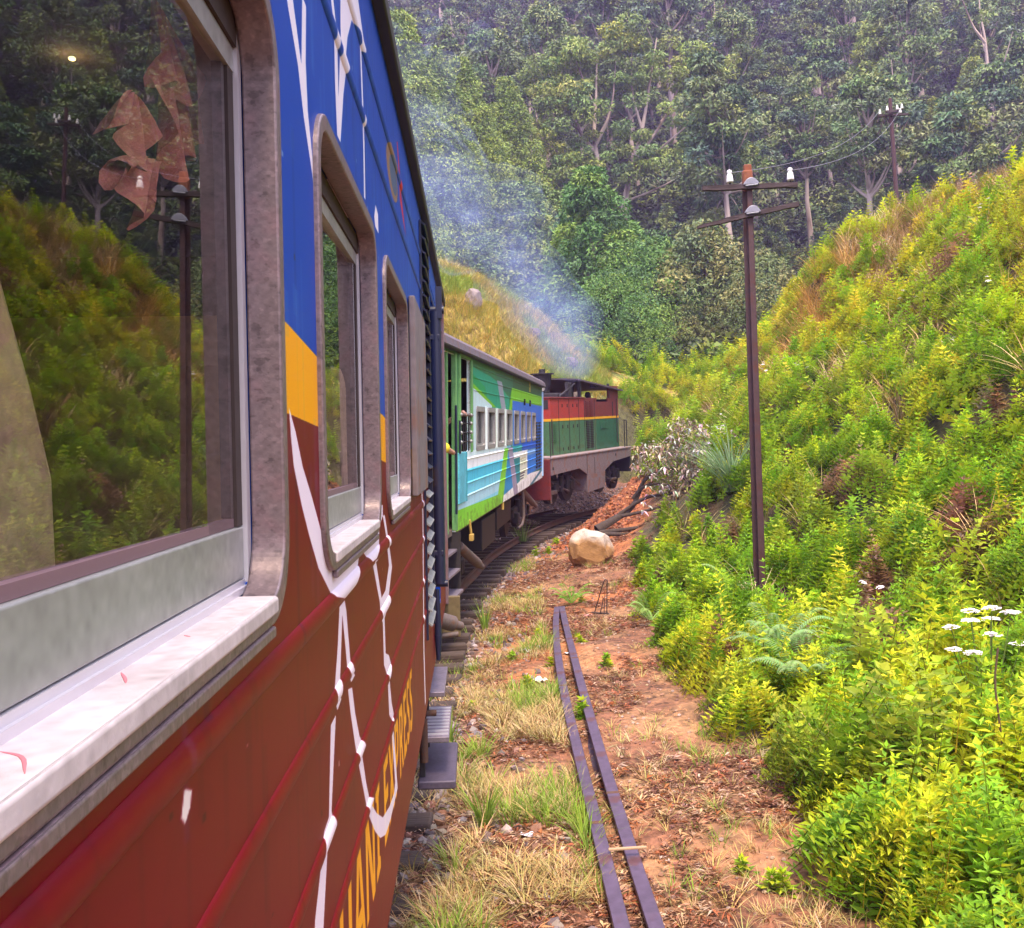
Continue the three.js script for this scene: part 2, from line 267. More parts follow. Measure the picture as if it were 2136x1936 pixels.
// ---------------------------------------------------------------- railway track
{
  const tr = new THREE.Group(); tr.name = 'railway_track'; tr.userData.kind = 'structure'; scene.add(tr);
  const L = trackCurve.getLength(), sg = [0, 1, 2].map(k => { const g = new RoundedBoxGeometry(2.75, 0.13, 0.24, 2, 0.02), p = g.attributes.position; for (let i = 0; i < p.count; i++) { const n = vn(p.getX(i) * 2 + k * 9, p.getZ(i) * 9 + k); p.setXYZ(i, p.getX(i) + (n - 0.5) * 0.05, p.getY(i) + (n - 0.5) * 0.016, p.getZ(i) + (n - 0.5) * 0.02); } g.computeVertexNormals(); return uvBox(g); });
  for (let s = 6; s < L - 1; s += 0.59) {
    const u = s / L, p = trackCurve.getPointAt(u), t = trackCurve.getTangentAt(u);
    const m = new THREE.Mesh(pick(sg), M.sleeper); m.name = 'sleeper';
    m.position.set(p.x + rr(-0.05, 0.05), p.y - 0.052 + rr(-0.012, 0.012), p.z + rr(-0.02, 0.02));
    m.rotation.set(0, Math.atan2(t.x, t.z) + Math.PI + rr(-0.02, 0.02), rr(-0.008, 0.008) - 0.012);
    tr.add(m);
  }
  for (const off of [-0.87, 0.87]) { // I-section rail swept along the curve
    const prof = [[-0.065, 0], [0.065, 0], [0.062, 0.014], [0.012, 0.03], [0.011, 0.10], [0.034, 0.112], [0.034, 0.138], [0.026, 0.146], [-0.026, 0.146], [-0.034, 0.138], [-0.034, 0.112], [-0.011, 0.10], [-0.012, 0.03], [-0.062, 0.014]];
    const N = 160, pos = [], uv = [], idx = [];
    for (let i = 0; i <= N; i++) {
      const u = i / N, p = trackCurve.getPointAt(u), t = trackCurve.getTangentAt(u), r = V3(-t.z, 0, t.x).normalize();
      for (let k = 0; k <= prof.length; k++) { const q = prof[k % prof.length]; pos.push(p.x + r.x * (off + q[0]), p.y + 0.018 + q[1], p.z + r.z * (off + q[0])); uv.push(u * L, k * 0.05); }
    }
    const w = prof.length + 1;
    for (let i = 0; i < N; i++) for (let k = 0; k < prof.length; k++) { const a = i * w + k, b = a + 1, c = a + w, e = c + 1; idx.push(a, c, b, b, c, e); }
    const g = new THREE.BufferGeometry(); g.setAttribute('position', new THREE.Float32BufferAttribute(pos, 3)); g.setAttribute('uv', new THREE.Float32BufferAttribute(uv, 2)); g.setIndex(idx); g.computeVertexNormals();
    part('rail', g, M.rustRail, tr);
  }
}

// ---------------------------------------------------------------- nearest coach
// worked out in (o outwards from its right side, h up from eye level, s ahead); the group stands at rail level under its middle
const SPLIT = new Set(['end_wall', 'pipe_elbow', 'step_hanger', 'bogie_frame', 'cab_post', 'grab_rail', 'spring', 'axle_box', 'step_side', 'handrail', 'end_rail', 'door_post', 'opening_frame', 'partition', 'hanger_bolt', 'frame', 'window_post', 'battery_box', 'coupling', 'roof_hook', 'cab_end', 'hood_top', 'damper', 'frame_hole', 'brake_rigging', 'brake_cylinder', 'yellow_cock', 'gangway_bellows', 'louvre_post', 'roof_bracket', 'buffer']);
function vehicle(name, label, category, X, U, F, origin, ox, oy) {
  const m = new THREE.Matrix4().makeBasis(V3(...X), V3(...U), V3(-F[0], -F[1], -F[2]));
  const g = thing(name, label, category);
  g.quaternion.setFromRotationMatrix(m);
  g.position.set(...origin).addScaledVector(V3(...X), -ox).addScaledVector(V3(...U), -oy);
  const T = geo => { geo = merge(geo); geo.translate(ox, oy, 0); return geo; };
  return {
    g, T, w: (o, h, s) => V3(...origin).addScaledVector(V3(...X), o).addScaledVector(V3(...U), h).addScaledVector(V3(...F), s), q: g.quaternion,
    add: (n, geo, mat, parent = g) => { if (Array.isArray(geo) && SPLIT.has(n)) { let f; for (const q of geo) { const o = part(n, T(q), mat, parent); f = f || o; } return f; } return part(n, T(geo), mat, parent); },
    b: (o0, o1, h0, h1, s0, s1) => bx(o0, o1, h0, h1, -s1, -s0),
    rb: (o0, o1, h0, h1, s0, s1, r) => rbx(o0, o1, h0, h1, -s1, -s0, r),
    c: (a, b, r0, r1, seg) => cylBetween([a[0], a[1], -a[2]], [b[0], b[1], -b[2]], r0, r1, seg),
    sw: (pts, r, seg) => sweep(pts.map(p => [p[0], p[1], -p[2]]), r, seg),
  };
}
function ribGeo(s0, s1, hc, hw, pr, tilt = 0) { // half-round bead along the side, uv = (s, h)
  const N = 8, pos = [], uv = [], idx = [];
  for (const s of [s0, s1]) for (let k = 0; k <= N; k++) { const a = -Math.PI / 2 + k / N * Math.PI, h = hc + Math.sin(a) * hw; pos.push(-0.002 + Math.cos(a) * pr, h, -s); uv.push(s, h); }
  for (let k = 0; k < N; k++) { const a = k, c = k + N + 1; idx.push(a, c, a + 1, a + 1, c, c + 1); }
  const g = new THREE.BufferGeometry(); g.setAttribute('position', new THREE.Float32BufferAttribute(pos, 3)); g.setAttribute('uv', new THREE.Float32BufferAttribute(uv, 2)); g.setIndex(idx); g.computeVertexNormals(); return g;
}
const c1 = vehicle('passenger_coach', 'blue, yellow and maroon passenger coach with white line decoration, nearest the camera', 'train coach',
  [0.998152, -0.0463712, -0.039272], [0.0466999, 0.9988809, 0.007493], [-0.0388806, 0.0093132, -0.9992005], [-0.24 * 0.998152, 2.5 + 0.24 * 0.0463712, 0.24 * 0.039272], 1.45, 2.36);
const S0 = -1.5, S1 = 7.7, HB = -1.205, HT = 1.155;
const paint1 = canvasTex(2048, 2048, (x, W, H) => {
  const X = s => ((s > 1.2 ? 1.2 + (s - 1.2) * 0.972 : s) - S0) / (S1 - S0) * W, Y = h => (1 - ((h > 0.3 ? h - 0.028 : h) + 1.22) / 2.45) * H;
  const P = pts => { x.beginPath(); pts.forEach((p, i) => i ? x.lineTo(X(p[0]), Y(p[1])) : x.moveTo(X(p[0]), Y(p[1]))); x.closePath(); x.fill(); };
  const line = (pts, w) => { x.lineWidth = 1; for (let i = 1; i < pts.length; i++) { const [a, b] = [pts[i - 1], pts[i]]; x.beginPath(); x.moveTo(X(a[0]), Y(a[1])); x.lineTo(X(a[0] + w), Y(a[1])); x.lineTo(X(b[0] + w), Y(b[1])); x.lineTo(X(b[0]), Y(b[1])); x.closePath(); x.fill(); } };
  x.fillStyle = '#0540a6'; x.fillRect(0, 0, W, H);
  x.fillStyle = '#eda413'; P([[S0, 0.30], [1.27, 0.168], [1.62, 0.138], [2.6, 0.095], [4.2, -0.03], [5.2, -0.09], [9, -0.2], [9, -0.32], [5.2, -0.2], [4.14, -0.127], [2.62, -0.03], [1.6, 0.034], [1.27, 0.05], [S0, 0.14]]);
  x.fillStyle = '#6a0418'; P([[S0, 0.14], [1.27, 0.05], [1.6, 0.034], [2.62, -0.03], [4.14, -0.127], [5.2, -0.2], [9, -0.32], [9, -1.3], [S0, -1.3]]);
  // weathering: fine streaks, rubbed patches; orange-brown blotches paint in the reflected ground
  const r0 = seed; seed = 99;
  for (let i = 0; i < 2600; i++) { const s = rr(S0, S1), h = rr(-1.2, 1.2), up = h > -0.05; x.fillStyle = up ? (rnd() < 0.55 ? 'rgba(130,165,215,0.12)' : 'rgba(2,22,80,0.16)') : (rnd() < 0.5 ? 'rgba(150,60,30,0.05)' : 'rgba(45,4,20,0.12)'); x.fillRect(X(s), Y(h), rr(1, 6), rr(20, 240)); }
  for (let i = 0; i < 420; i++) { const s = rr(0, S1), h = rr(-1.2, -0.25); x.fillStyle = rnd() < 0.6 ? 'rgba(150,65,25,0.045)' : 'rgba(85,8,24,0.10)'; x.beginPath(); x.ellipse(X(s), Y(h), rr(6, 40), rr(20, 110), 0, 0, 7); x.fill(); }
  for (let i = 0; i < 700; i++) { const s = rr(3.6, S1), h = rr(-1.2, 1.2); x.fillStyle = h > 0 ? 'rgba(150,165,205,0.11)' : 'rgba(140,95,110,0.10)'; x.fillRect(X(s), Y(h), rr(2, 16), rr(30, 300)); }
  for (let i = 0; i < 300; i++) { x.fillStyle = pick(['rgba(230,220,215,0.5)', 'rgba(30,12,14,0.6)', 'rgba(90,40,25,0.5)']); x.fillRect(X(rr(0.6, S1)), Y(rr(-1.15, 1.15)), rr(1, 2.5), rr(1, 9)); }
  seed = r0;
  // yellow lettering along the skirt
  x.save(); x.fillStyle = '#f0a81a'; x.font = 'bold 100px sans-serif'; x.textBaseline = 'alphabetic'; const word = 'RAJADHANI EXPRESS', wpx = x.measureText(word).width;
  x.translate(X(0.76), Y(-0.995)); x.scale((X(3.56) - X(0.76)) / wpx, (Y(-0.995) - Y(-0.775)) / 73); x.fillText(word, 0, 0); x.restore();
  // white line work
  x.fillStyle = 'rgba(238,230,240,0.97)';
  P([[1.26, 0.70], [1.32, 0.632], [1.39, 0.58], [1.43, 0.521], [1.5, 0.454], [1.54, 0.38], [1.575, 0.345], [1.575, 0.42], [1.51, 0.474], [1.47, 0.54], [1.46, 0.61], [1.475, 0.70], [1.44, 0.70], [1.42, 0.593], [1.37, 0.648], [1.33, 0.70]]);
  P([[1.72, 0.87], [1.785, 0.805], [1.785, 0.70], [1.80, 0.61], [1.845, 0.61], [1.905, 0.722], [1.97, 0.803], [1.90, 0.88], [1.855, 0.76], [1.83, 0.69], [1.83, 0.80], [1.77, 0.87]]);
  P([[1.90, 1.0], [1.88, 0.84], [1.92, 0.80], [1.95, 0.805], [1.99, 0.867], [2.07, 0.936], [2.2, 0.965], [2.24, 0.94], [2.29, 0.955], [2.31, 0.99], [2.18, 1.05], [2.0, 1.12]]);
  line([[2.22, 0.95], [2.245, 0.80], [2.25, 0.72], [2.245, 0.61]], 0.028); P([[2.48, 0.62], [2.52, 0.66], [2.58, 0.65], [2.585, 0.60], [2.5, 0.60]]);
  P([[1.265, 0.06], [1.275, 0.02], [1.29, -0.018], [1.345, -0.075], [1.4, -0.12], [1.48, -0.178], [1.62, -0.243], [1.74, -0.264], [1.9, -0.262], [1.96, -0.245], [2.02, -0.208], [2.06, -0.21], [2.2, -0.25], [2.29, -0.253], [2.43, -0.233], [2.45, -0.19], [2.55, -0.17], [2.55, -0.14], [1.69, -0.16], [1.6, -0.166], [1.51, -0.121], [1.43, -0.065], [1.36, -0.02], [1.31, 0.028]]);
  P([[1.70, -0.272], [1.67, -0.332], [1.62, -0.401], [1.62, -0.418], [1.65, -0.441], [1.70, -0.434], [1.68, -0.418], [1.71, -0.351], [1.735, -0.292], [1.76, -0.341], [1.79, -0.407], [1.84, -0.438], [1.90, -0.438], [1.84, -0.41], [1.79, -0.293], [1.77, -0.271]]);
  P([[1.57, -0.444], [1.63, -0.443], [1.56, -0.579], [1.58, -0.61], [1.51, -0.622], [1.46, -0.709], [1.38, -0.90], [1.31, -0.90], [1.38, -0.673], [1.45, -0.615], [1.48, -0.583], [1.53, -0.579]]);
  P([[1.79, -0.439], [1.85, -0.45], [1.89, -0.511], [1.95, -0.572], [2.02, -0.613], [1.99, -0.623], [2.05, -0.70], [2.10, -0.749], [2.16, -0.773], [2.14, -0.779], [2.25, -0.84], [2.39, -0.902], [2.57, -0.941], [2.72, -0.958], [2.76, -0.94], [2.68, -0.77], [2.73, -0.765], [2.82, -0.94], [2.84, -0.985], [2.6, -0.985], [2.45, -0.969], [2.32, -0.926], [2.21, -0.868], [2.07, -0.773], [1.92, -0.615], [1.88, -0.571], [1.82, -0.492]]);
  P([[2.26, -0.255], [2.34, -0.259], [2.47, -0.372], [2.58, -0.369], [2.70, -0.316], [2.64, -0.237], [2.55, -0.17], [2.60, -0.17], [2.70, -0.243], [2.80, -0.332], [2.68, -0.395], [2.68, -0.416], [2.54, -0.437], [2.55, -0.53], [2.64, -0.553], [2.70, -0.589], [2.64, -0.608], [2.70, -0.70], [2.76, -0.745], [2.72, -0.757], [2.62, -0.712], [2.59, -0.6], [2.50, -0.55], [2.49, -0.44], [2.44, -0.414], [2.42, -0.375]]);
  line([[4.44, 0.05], [4.46, -0.2], [4.5, -0.3], [4.42, -0.655], [4.36, -0.9], [4.4, -1.15]], 0.07);
  line([[4.9, 0.9], [5.0, 0.5], [4.9, -0.05]], 0.06);
  // a worn round emblem high on the blue and peeled flakes
  x.fillStyle = '#8a6a55'; x.beginPath(); x.ellipse(X(3.1), Y(0.90), X(0.21) - X(0), 62, 0, 0, 7); x.fill();
  x.fillStyle = '#4a5a78'; x.beginPath(); x.ellipse(X(3.14), Y(0.905), X(0.14) - X(0), 44, 0, 0, 7); x.fill();
  x.fillStyle = '#c22133'; P([[3.32, 1.07], [3.38, 1.0], [3.42, 0.90], [3.56, 0.86], [3.7, 0.83], [3.5, 0.93], [3.44, 1.0], [3.36, 1.08]]);
  x.fillStyle = '#eadfd4'; P([[0.785, -0.272], [0.805, -0.28], [0.800, -0.292], [0.785, -0.301], [0.775, -0.292]]);
  P([[1.55, -0.80], [1.57, -0.81], [1.56, -0.84], [1.54, -0.85]]);
});
paint1.repeat.set(1 / (S1 - S0), 1 / 2.45); paint1.offset.set(-S0 / (S1 - S0), 1.22 / 2.45);
const coachPaint = new THREE.MeshPhysicalMaterial({ map: paint1, roughness: 0.4, metalness: 0, specularIntensity: 0.32 });
const WIN = [[-1.02, -0.05], [0.24, 1.205], [1.497, 2.405], [2.63, 3.54]], WB = -0.197, WT = 0.552;
{
  const v = c1, { b, rb, add, c } = v;
  const side = poly([[S0, HB], [S1, HB], [S1, HT], [S0, HT]]);
  for (const [a, e] of WIN) side.holes.push(rrect(a + 0.018, WB + 0.018, e - 0.018, WT - 0.018, 0.09, THREE.Path));
  side.holes.push(rrect(5.66, -1.02, 6.42, 0.98, 0.03, THREE.Path));
  add('side_panel', plate(side, -0.045, 0), coachPaint);
  for (const [h, hw, pr] of [[-0.25, 0.018, 0.010], [-0.412, 0.016, 0.008], [-0.605, 0.016, 0.008], [-0.765, 0.015, 0.008], [0.765, 0.016, 0.009], [0.932, 0.016, 0.009]]) add('rib', ribGeo(S0, h < 0.7 ? 5.64 : S1, h, hw, pr), coachPaint);
  // windows: outer frame with a deep jamb, sliding sash, channel, pane and rubber seal
  const win = (a, e) => {
    const ring = rrect(a, WB, e, WT, 0.105); ring.holes.push(rrect(a + 0.028, WB + 0.03, e - 0.028, WT - 0.028, 0.075, THREE.Path));
    const fr = add('window', plate(ring, -0.032, 0.009, 0.003, 10), M.alu);
    const P = (n, geo, mat) => part(n, v.T(geo), mat, fr);
    P('sill', [rb(-0.045, 0.0125, WB + 0.0115, WB + 0.0325, a + 0.10, e - 0.09, 0.005)], M.sill);
    P('sill_lip', [rb(0.001, 0.011, WB - 0.014, WB - 0.001, a + 0.11, e - 0.10, 0.003)], M.alu);
    P('track', b(-0.050, -0.0325, WB + 0.0325, WB + 0.040, a + 0.03, e - 0.03), M.aluBright);
    P('track_bead', b(-0.044, -0.036, WB + 0.040, WB + 0.047, a + 0.03, e - 0.045), M.aluBright);
    P('channel', b(-0.044, -0.0325, WB + 0.041, WT - 0.03, e - 0.046, e - 0.029), M.aluBright);
    P('channel', b(-0.044, -0.0325, WB + 0.041, WT - 0.03, a + 0.03, a + 0.045), M.aluBright);
    P('head_rail', b(-0.056, -0.0325, WT - 0.07, WT - 0.03, a + 0.046, e - 0.047), M.brownDark);
    P('sash', rb(-0.054, -0.037, WB + 0.048, WB + 0.110, a + 0.046, e - 0.047, 0.003), M.aluPale);
    P('sash_head', b(-0.054, -0.037, WT - 0.10, WT - 0.071, a + 0.046, e - 0.047), M.aluPale);
    P('sash_stile', b(-0.055, -0.038, WB + 0.111, WT - 0.101, e - 0.072, e - 0.047), M.brownDark);
    P('sash_stile', b(-0.055, -0.038, WB + 0.111, WT - 0.101, a + 0.046, a + 0.07), M.brownDark);
    P('seal', b(-0.053, -0.042, WB + 0.1105, WB + 0.121, a + 0.071, e - 0.073), M.sealPink);
    P('seal', b(-0.053, -0.042, WB + 0.122, WT - 0.101, e - 0.085, e - 0.073), M.rubber);
    if (e > 1 && e < 1.3) for (const q of [[[-0.028, 0.545], [-0.012, 0.535], [0.004, 0.505]], [[-0.03, 0.735], [-0.02, 0.715], [-0.014, 0.70]], [[-0.026, 0.88], [-0.018, 0.872]]]) { const m = sweep(curve(q.map(([o, s]) => [o, 0, -s]), 8), [0.0004, 0.001, 0.0013, 0.0015, 0.0014, 0.0014, 0.0012, 0.0008, 0.0003], 6); m.scale(1, 0.25, 1); m.translate(0, WB + 0.0326, 0); P('paint_mark', m, M.redMark); }
    const pg = new THREE.PlaneGeometry(e - a - 0.15, WT - WB - 0.214); pg.rotateY(Math.PI / 2 - 0.0225); pg.translate(-0.049, (WB + 0.111 + WT - 0.101) / 2, -(a + e - 0.014) / 2);
    P('pane', pg, M.glass);
  };
  WIN.forEach(w => win(...w));
  // body shell: roof with a projecting lip, far side, ends, floor and brown lining
  add('gutter', [rb(-0.03, 0.034, HT - 0.004, HT + 0.05, S0, S1 + 0.06, 0.008)], M.black);
  const arc = []; for (let k = 0; k <= 16; k++) { const a = k / 16 * Math.PI; arc.push([Math.cos(a) * 1.47, 0.05 + Math.sin(a) * 0.5]); }
  for (let k = 16; k >= 0; k--) { const a = k / 16 * Math.PI; arc.push([Math.cos(a) * 1.43, 0.05 + Math.sin(a) * 0.46]); }
  const rg = new THREE.ExtrudeGeometry(poly(arc), { depth: S1 - S0 + 0.05, bevelEnabled: false }); rg.translate(-1.45, HT, -S1 - 0.05);
  add('roof', rg, M.greyPanel);
  add('far_side', [b(-2.9, -2.855, HB, HT + 0.05, S0, S1)], M.interior);
  add('end_wall', [b(-2.85, -0.046, HB, HT + 0.3, S1 - 0.05, S1 - 0.002), b(-2.85, -0.046, HB, HT + 0.3, S0 + 0.002, S0 + 0.05)], M.brownDark);
  add('floor', [b(-2.85, -0.046, -1.1, -1.02, S0 + 0.05, S1 - 0.05)], M.interior);
  add('ceiling', [b(-2.85, -0.046, HT - 0.035, HT - 0.005, S0 + 0.05, S1 - 0.05)], M.interior);
  const lin = poly([[S0 + 0.06, -1.0], [5.5, -1.0], [5.5, HT - 0.04], [S0 + 0.06, HT - 0.04]]); for (const [a, e] of WIN) lin.holes.push(rrect(a + 0.02, WB + 0.03, e + 0.15, WT + 0.02, 0.03, THREE.Path));
  add('lining', plate(lin, -0.095, -0.075), M.interior);
  add('partition', [b(-2.85, -0.05, -1.02, HT - 0.04, 5.5, 5.54)], M.interior);
  const mir = g => { const q = g.clone(); return q; };
  // seats
  const sp = [[1.015, -0.95], [1.02, -0.13], [1.015, -0.02], [0.97, 0.075], [0.915, 0.172], [0.86, 0.26], [0.80, 0.29], [0.72, 0.28], [0.73, 0.18], [0.80, 0.0], [0.83, -0.14], [0.85, -0.95]];
  const st = (ds) => { const q = plate(poly(sp.map(p => [p[0] + ds, p[1]])), -0.93, -0.20, 0.03, 6); const seatm = add('seat', [q, v.rb(-0.93, -0.2, -0.62, -0.5, 1.03 + ds, 1.46 + ds, 0.03)], M.seat);
    part('piping', v.T([v.sw(sp.slice(0, 7).map(p => [-0.26, p[1], p[0] + ds + 0.002]), 0.005, 6), v.sw(sp.slice(0, 7).map(p => [-0.275, p[1], p[0] + ds + 0.004]), 0.004, 6)]), M.stitch, seatm); };
  st(0.03); st(1.25); st(2.5);
  // lamp on the ceiling
  const lampM = new THREE.MeshStandardMaterial({ color: C(0.9, 0.8, 0.4), emissive: C(1, 0.85, 0.35), emissiveIntensity: 1.0 });
  const lg = new THREE.SphereGeometry(0.010, 16, 8); lg.scale(1, 0.6, 1); lg.translate(-0.86, HT - 0.045, -2.74);
  add('ceiling_lamp', lg, lampM);
  const pl = new THREE.PointLight(0xffe0a0, 0.005, 6, 2); pl.position.copy(v.w(-0.86, HT - 0.075, 2.74)); scene.add(pl);
  // grey board, louvres, drain pipe and door beyond the windows
  add('grey_board', [rb(0.004, 0.028, -0.175, 0.585, 3.64, 4.42, 0.006)], M.greyPanel);
  for (let h = -0.86, k = 0; h < 1.05; h += 0.068, k++) { const q = plate(poly([[4.56, 0], [4.96, 0], [4.96, 0.008], [4.56, 0.008]]), 0, 0.034); const g2 = q.clone(); g2.rotateZ(-0.7); g2.translate(0.0, h + 0.04, 0); add('louvre', g2, h < -0.22 ? M.aluPale : M.navy); }  // pale metal on the lower slats stands for their lit ends
  add('louvre_post', [b(0.002, 0.026, -0.9, 1.08, 4.96, 4.99), b(0.002, 0.012, -0.9, 1.08, 4.53, 4.55)], M.navy);
  add('drain_pipe', [c([0.036, -0.76, 5.45], [0.036, 0.78, 5.45], 0.032, 0.032, 16), rb(0.0, 0.06, 0.62, 0.65, 5.42, 5.48, 0.004), rb(0, 0.06, -0.6, -0.57, 5.42, 5.48, 0.004)], M.navy);
  add('pipe_elbow', [c([0.0, -0.76, 5.45], [0.08, -0.76, 5.45], 0.02), c([0.0, 0.79, 5.45], [0.085, 0.79, 5.45], 0.022), b(0.04, 0.075, 0.74, 0.92, 5.42, 5.47), c([0.02, -0.79, 5.43], [0.02, -1.05, 5.43], 0.012, 0.02), c([0.02, -1.05, 5.43], [0.02, -1.19, 5.42], 0.022, 0.012)], M.navy);
  add('door', [b(-0.12, -0.08, -1.0, 0.97, 5.68, 6.4)], M.brownDark);
  // hanging footsteps below the door
  add('step', [rb(-0.06, 0.050, -1.40, -1.372, 5.42, 6.06, 0.005)], M.tread);
  add('step', [rb(-0.08, 0.070, -1.66, -1.628, 5.42, 6.08, 0.005)], M.tread);
  add('step_plate', [rb(-0.11, 0.105, -1.915, -1.865, 5.38, 6.10, 0.012)], M.purpleStep);
  for (let k = 0; k < 9; k++) add('tread_bar', [b(-0.075, 0.065, -1.628, -1.621, 5.46 + k * 0.068, 5.48 + k * 0.068)], M.aluBright);
  add('step_hanger', [rb(-0.10, -0.07, -1.9, -1.2, 5.45, 5.49, 0.004), rb(-0.10, -0.07, -1.9, -1.2, 6.0, 6.04, 0.004)], M.gear);
  add('hanger_bolt', [c([-0.11, -1.5, 5.46], [0.0, -1.5, 5.46], 0.018), c([-0.07, -1.52, 5.40], [-0.07, -1.76, 5.4], 0.022)], M.rustRail);
  // bogie, brake cylinder and end guard seen beyond the steps
  for (const s of [1.2, 3.2, 5.1, 7.1]) { if (s < S1) add('wheel', [c([-0.70, -1.9, s], [-0.56, -1.9, s], 0.45, 0.45, 28)], M.gear); }
  add('bogie_frame', [b(-0.5, -0.38, -1.95, -1.6, 4.6, 7.5), b(-0.5, -0.38, -1.95, -1.6, 0.8, 3.6)], M.gear);
  add('sole_bar', [b(-0.32, -0.12, -1.33, -1.2, S0, S1)], M.black);
  add('brake_cylinder', [c([-0.10, -1.22, 7.0], [0.06, -1.30, 7.15], 0.06), c([0.06, -1.30, 7.15], [0.12, -1.33, 7.2], 0.035), c([-0.2, -1.38, 7.05], [0.1, -1.37, 7.1], 0.02)], M.gearPale);
  add('end_guard', [rb(-0.05, 0.11, -1.48, -1.16, 7.55, 7.62, 0.006)], std([0.20, 0.15, 0.07], 0.8, 0, { map: rustTex }));
  add('corner_post', [rb(-0.02, 0.02, -1.21, 1.17, 7.5, 7.72, 0.006)], std([0.24, 0.15, 0.17], 0.7, 0, { map: rustTex }));
}
// gathered orange cloth behind the nearest pane
{
  const v = c1, sheet = (top, bot, o, fold, n = 28, m = 16) => { const K = 0.8; top = top.map(q => q * K); bot = bot.map(q => q * K); o = 0.24 - (0.24 - o) * K; fold *= K; // pleated cloth hanging from a short gather to a wide hem
    const pos = [], uv = [], idx = [];
    for (let j = 0; j <= m; j++) for (let i = 0; i <= n; i++) {
      const u = i / n, t = j / m, w = Math.pow(t, 0.8);
      const s = lerp(lerp(top[0], top[2], u), lerp(bot[0], bot[2], u), w), h = lerp(lerp(top[1], top[3], u), lerp(bot[1], bot[3], u) + Math.sin(u * 9 + bot[0] * 20) * 0.014 + (vn(u * 7 + bot[1] * 50, 3) - 0.5) * 0.05, t) - Math.sin(u * Math.PI) * 0.02 * t;
      pos.push(o + Math.sin(u * 21 + 2 * t) * fold * (0.25 + t), h, -s); uv.push(u, t);
      if (i && j) { const a = j * (n + 1) + i; idx.push(a - n - 2, a - n - 1, a, a - n - 2, a, a - 1); }
    }
    const g = new THREE.BufferGeometry(); g.setAttribute('position', new THREE.Float32BufferAttribute(pos, 3)); g.setAttribute('uv', new THREE.Float32BufferAttribute(uv, 2)); g.setIndex(idx); g.computeVertexNormals(); return g;
  };
  const k = thing('hanging_cloth', 'gathered orange-red cloth hanging inside behind the nearest coach window pane', 'cloth');
  k.position.copy(c1.g.position); k.quaternion.copy(c1.g.quaternion);
  part('cloth', v.T(sheet([1.284, 0.60, 1.296, 0.60], [1.262, 0.50, 1.50, 0.565], -0.17, 0.014)), M.curtain, k);
  part('cloth', v.T(sheet([1.272, 0.495, 1.485, 0.55], [1.33, 0.415, 1.47, 0.47], -0.172, 0.016)), M.curtain, k);
  part('cloth', v.T(sheet([1.192, 0.445, 1.215, 0.445], [1.082, 0.352, 1.29, 0.43], -0.17, 0.012)), M.curtain, k);
  part('cloth', v.T(sheet([1.215, 0.375, 1.30, 0.39], [1.105, 0.315, 1.25, 0.325], -0.17, 0.012)), M.curtain, k);
}

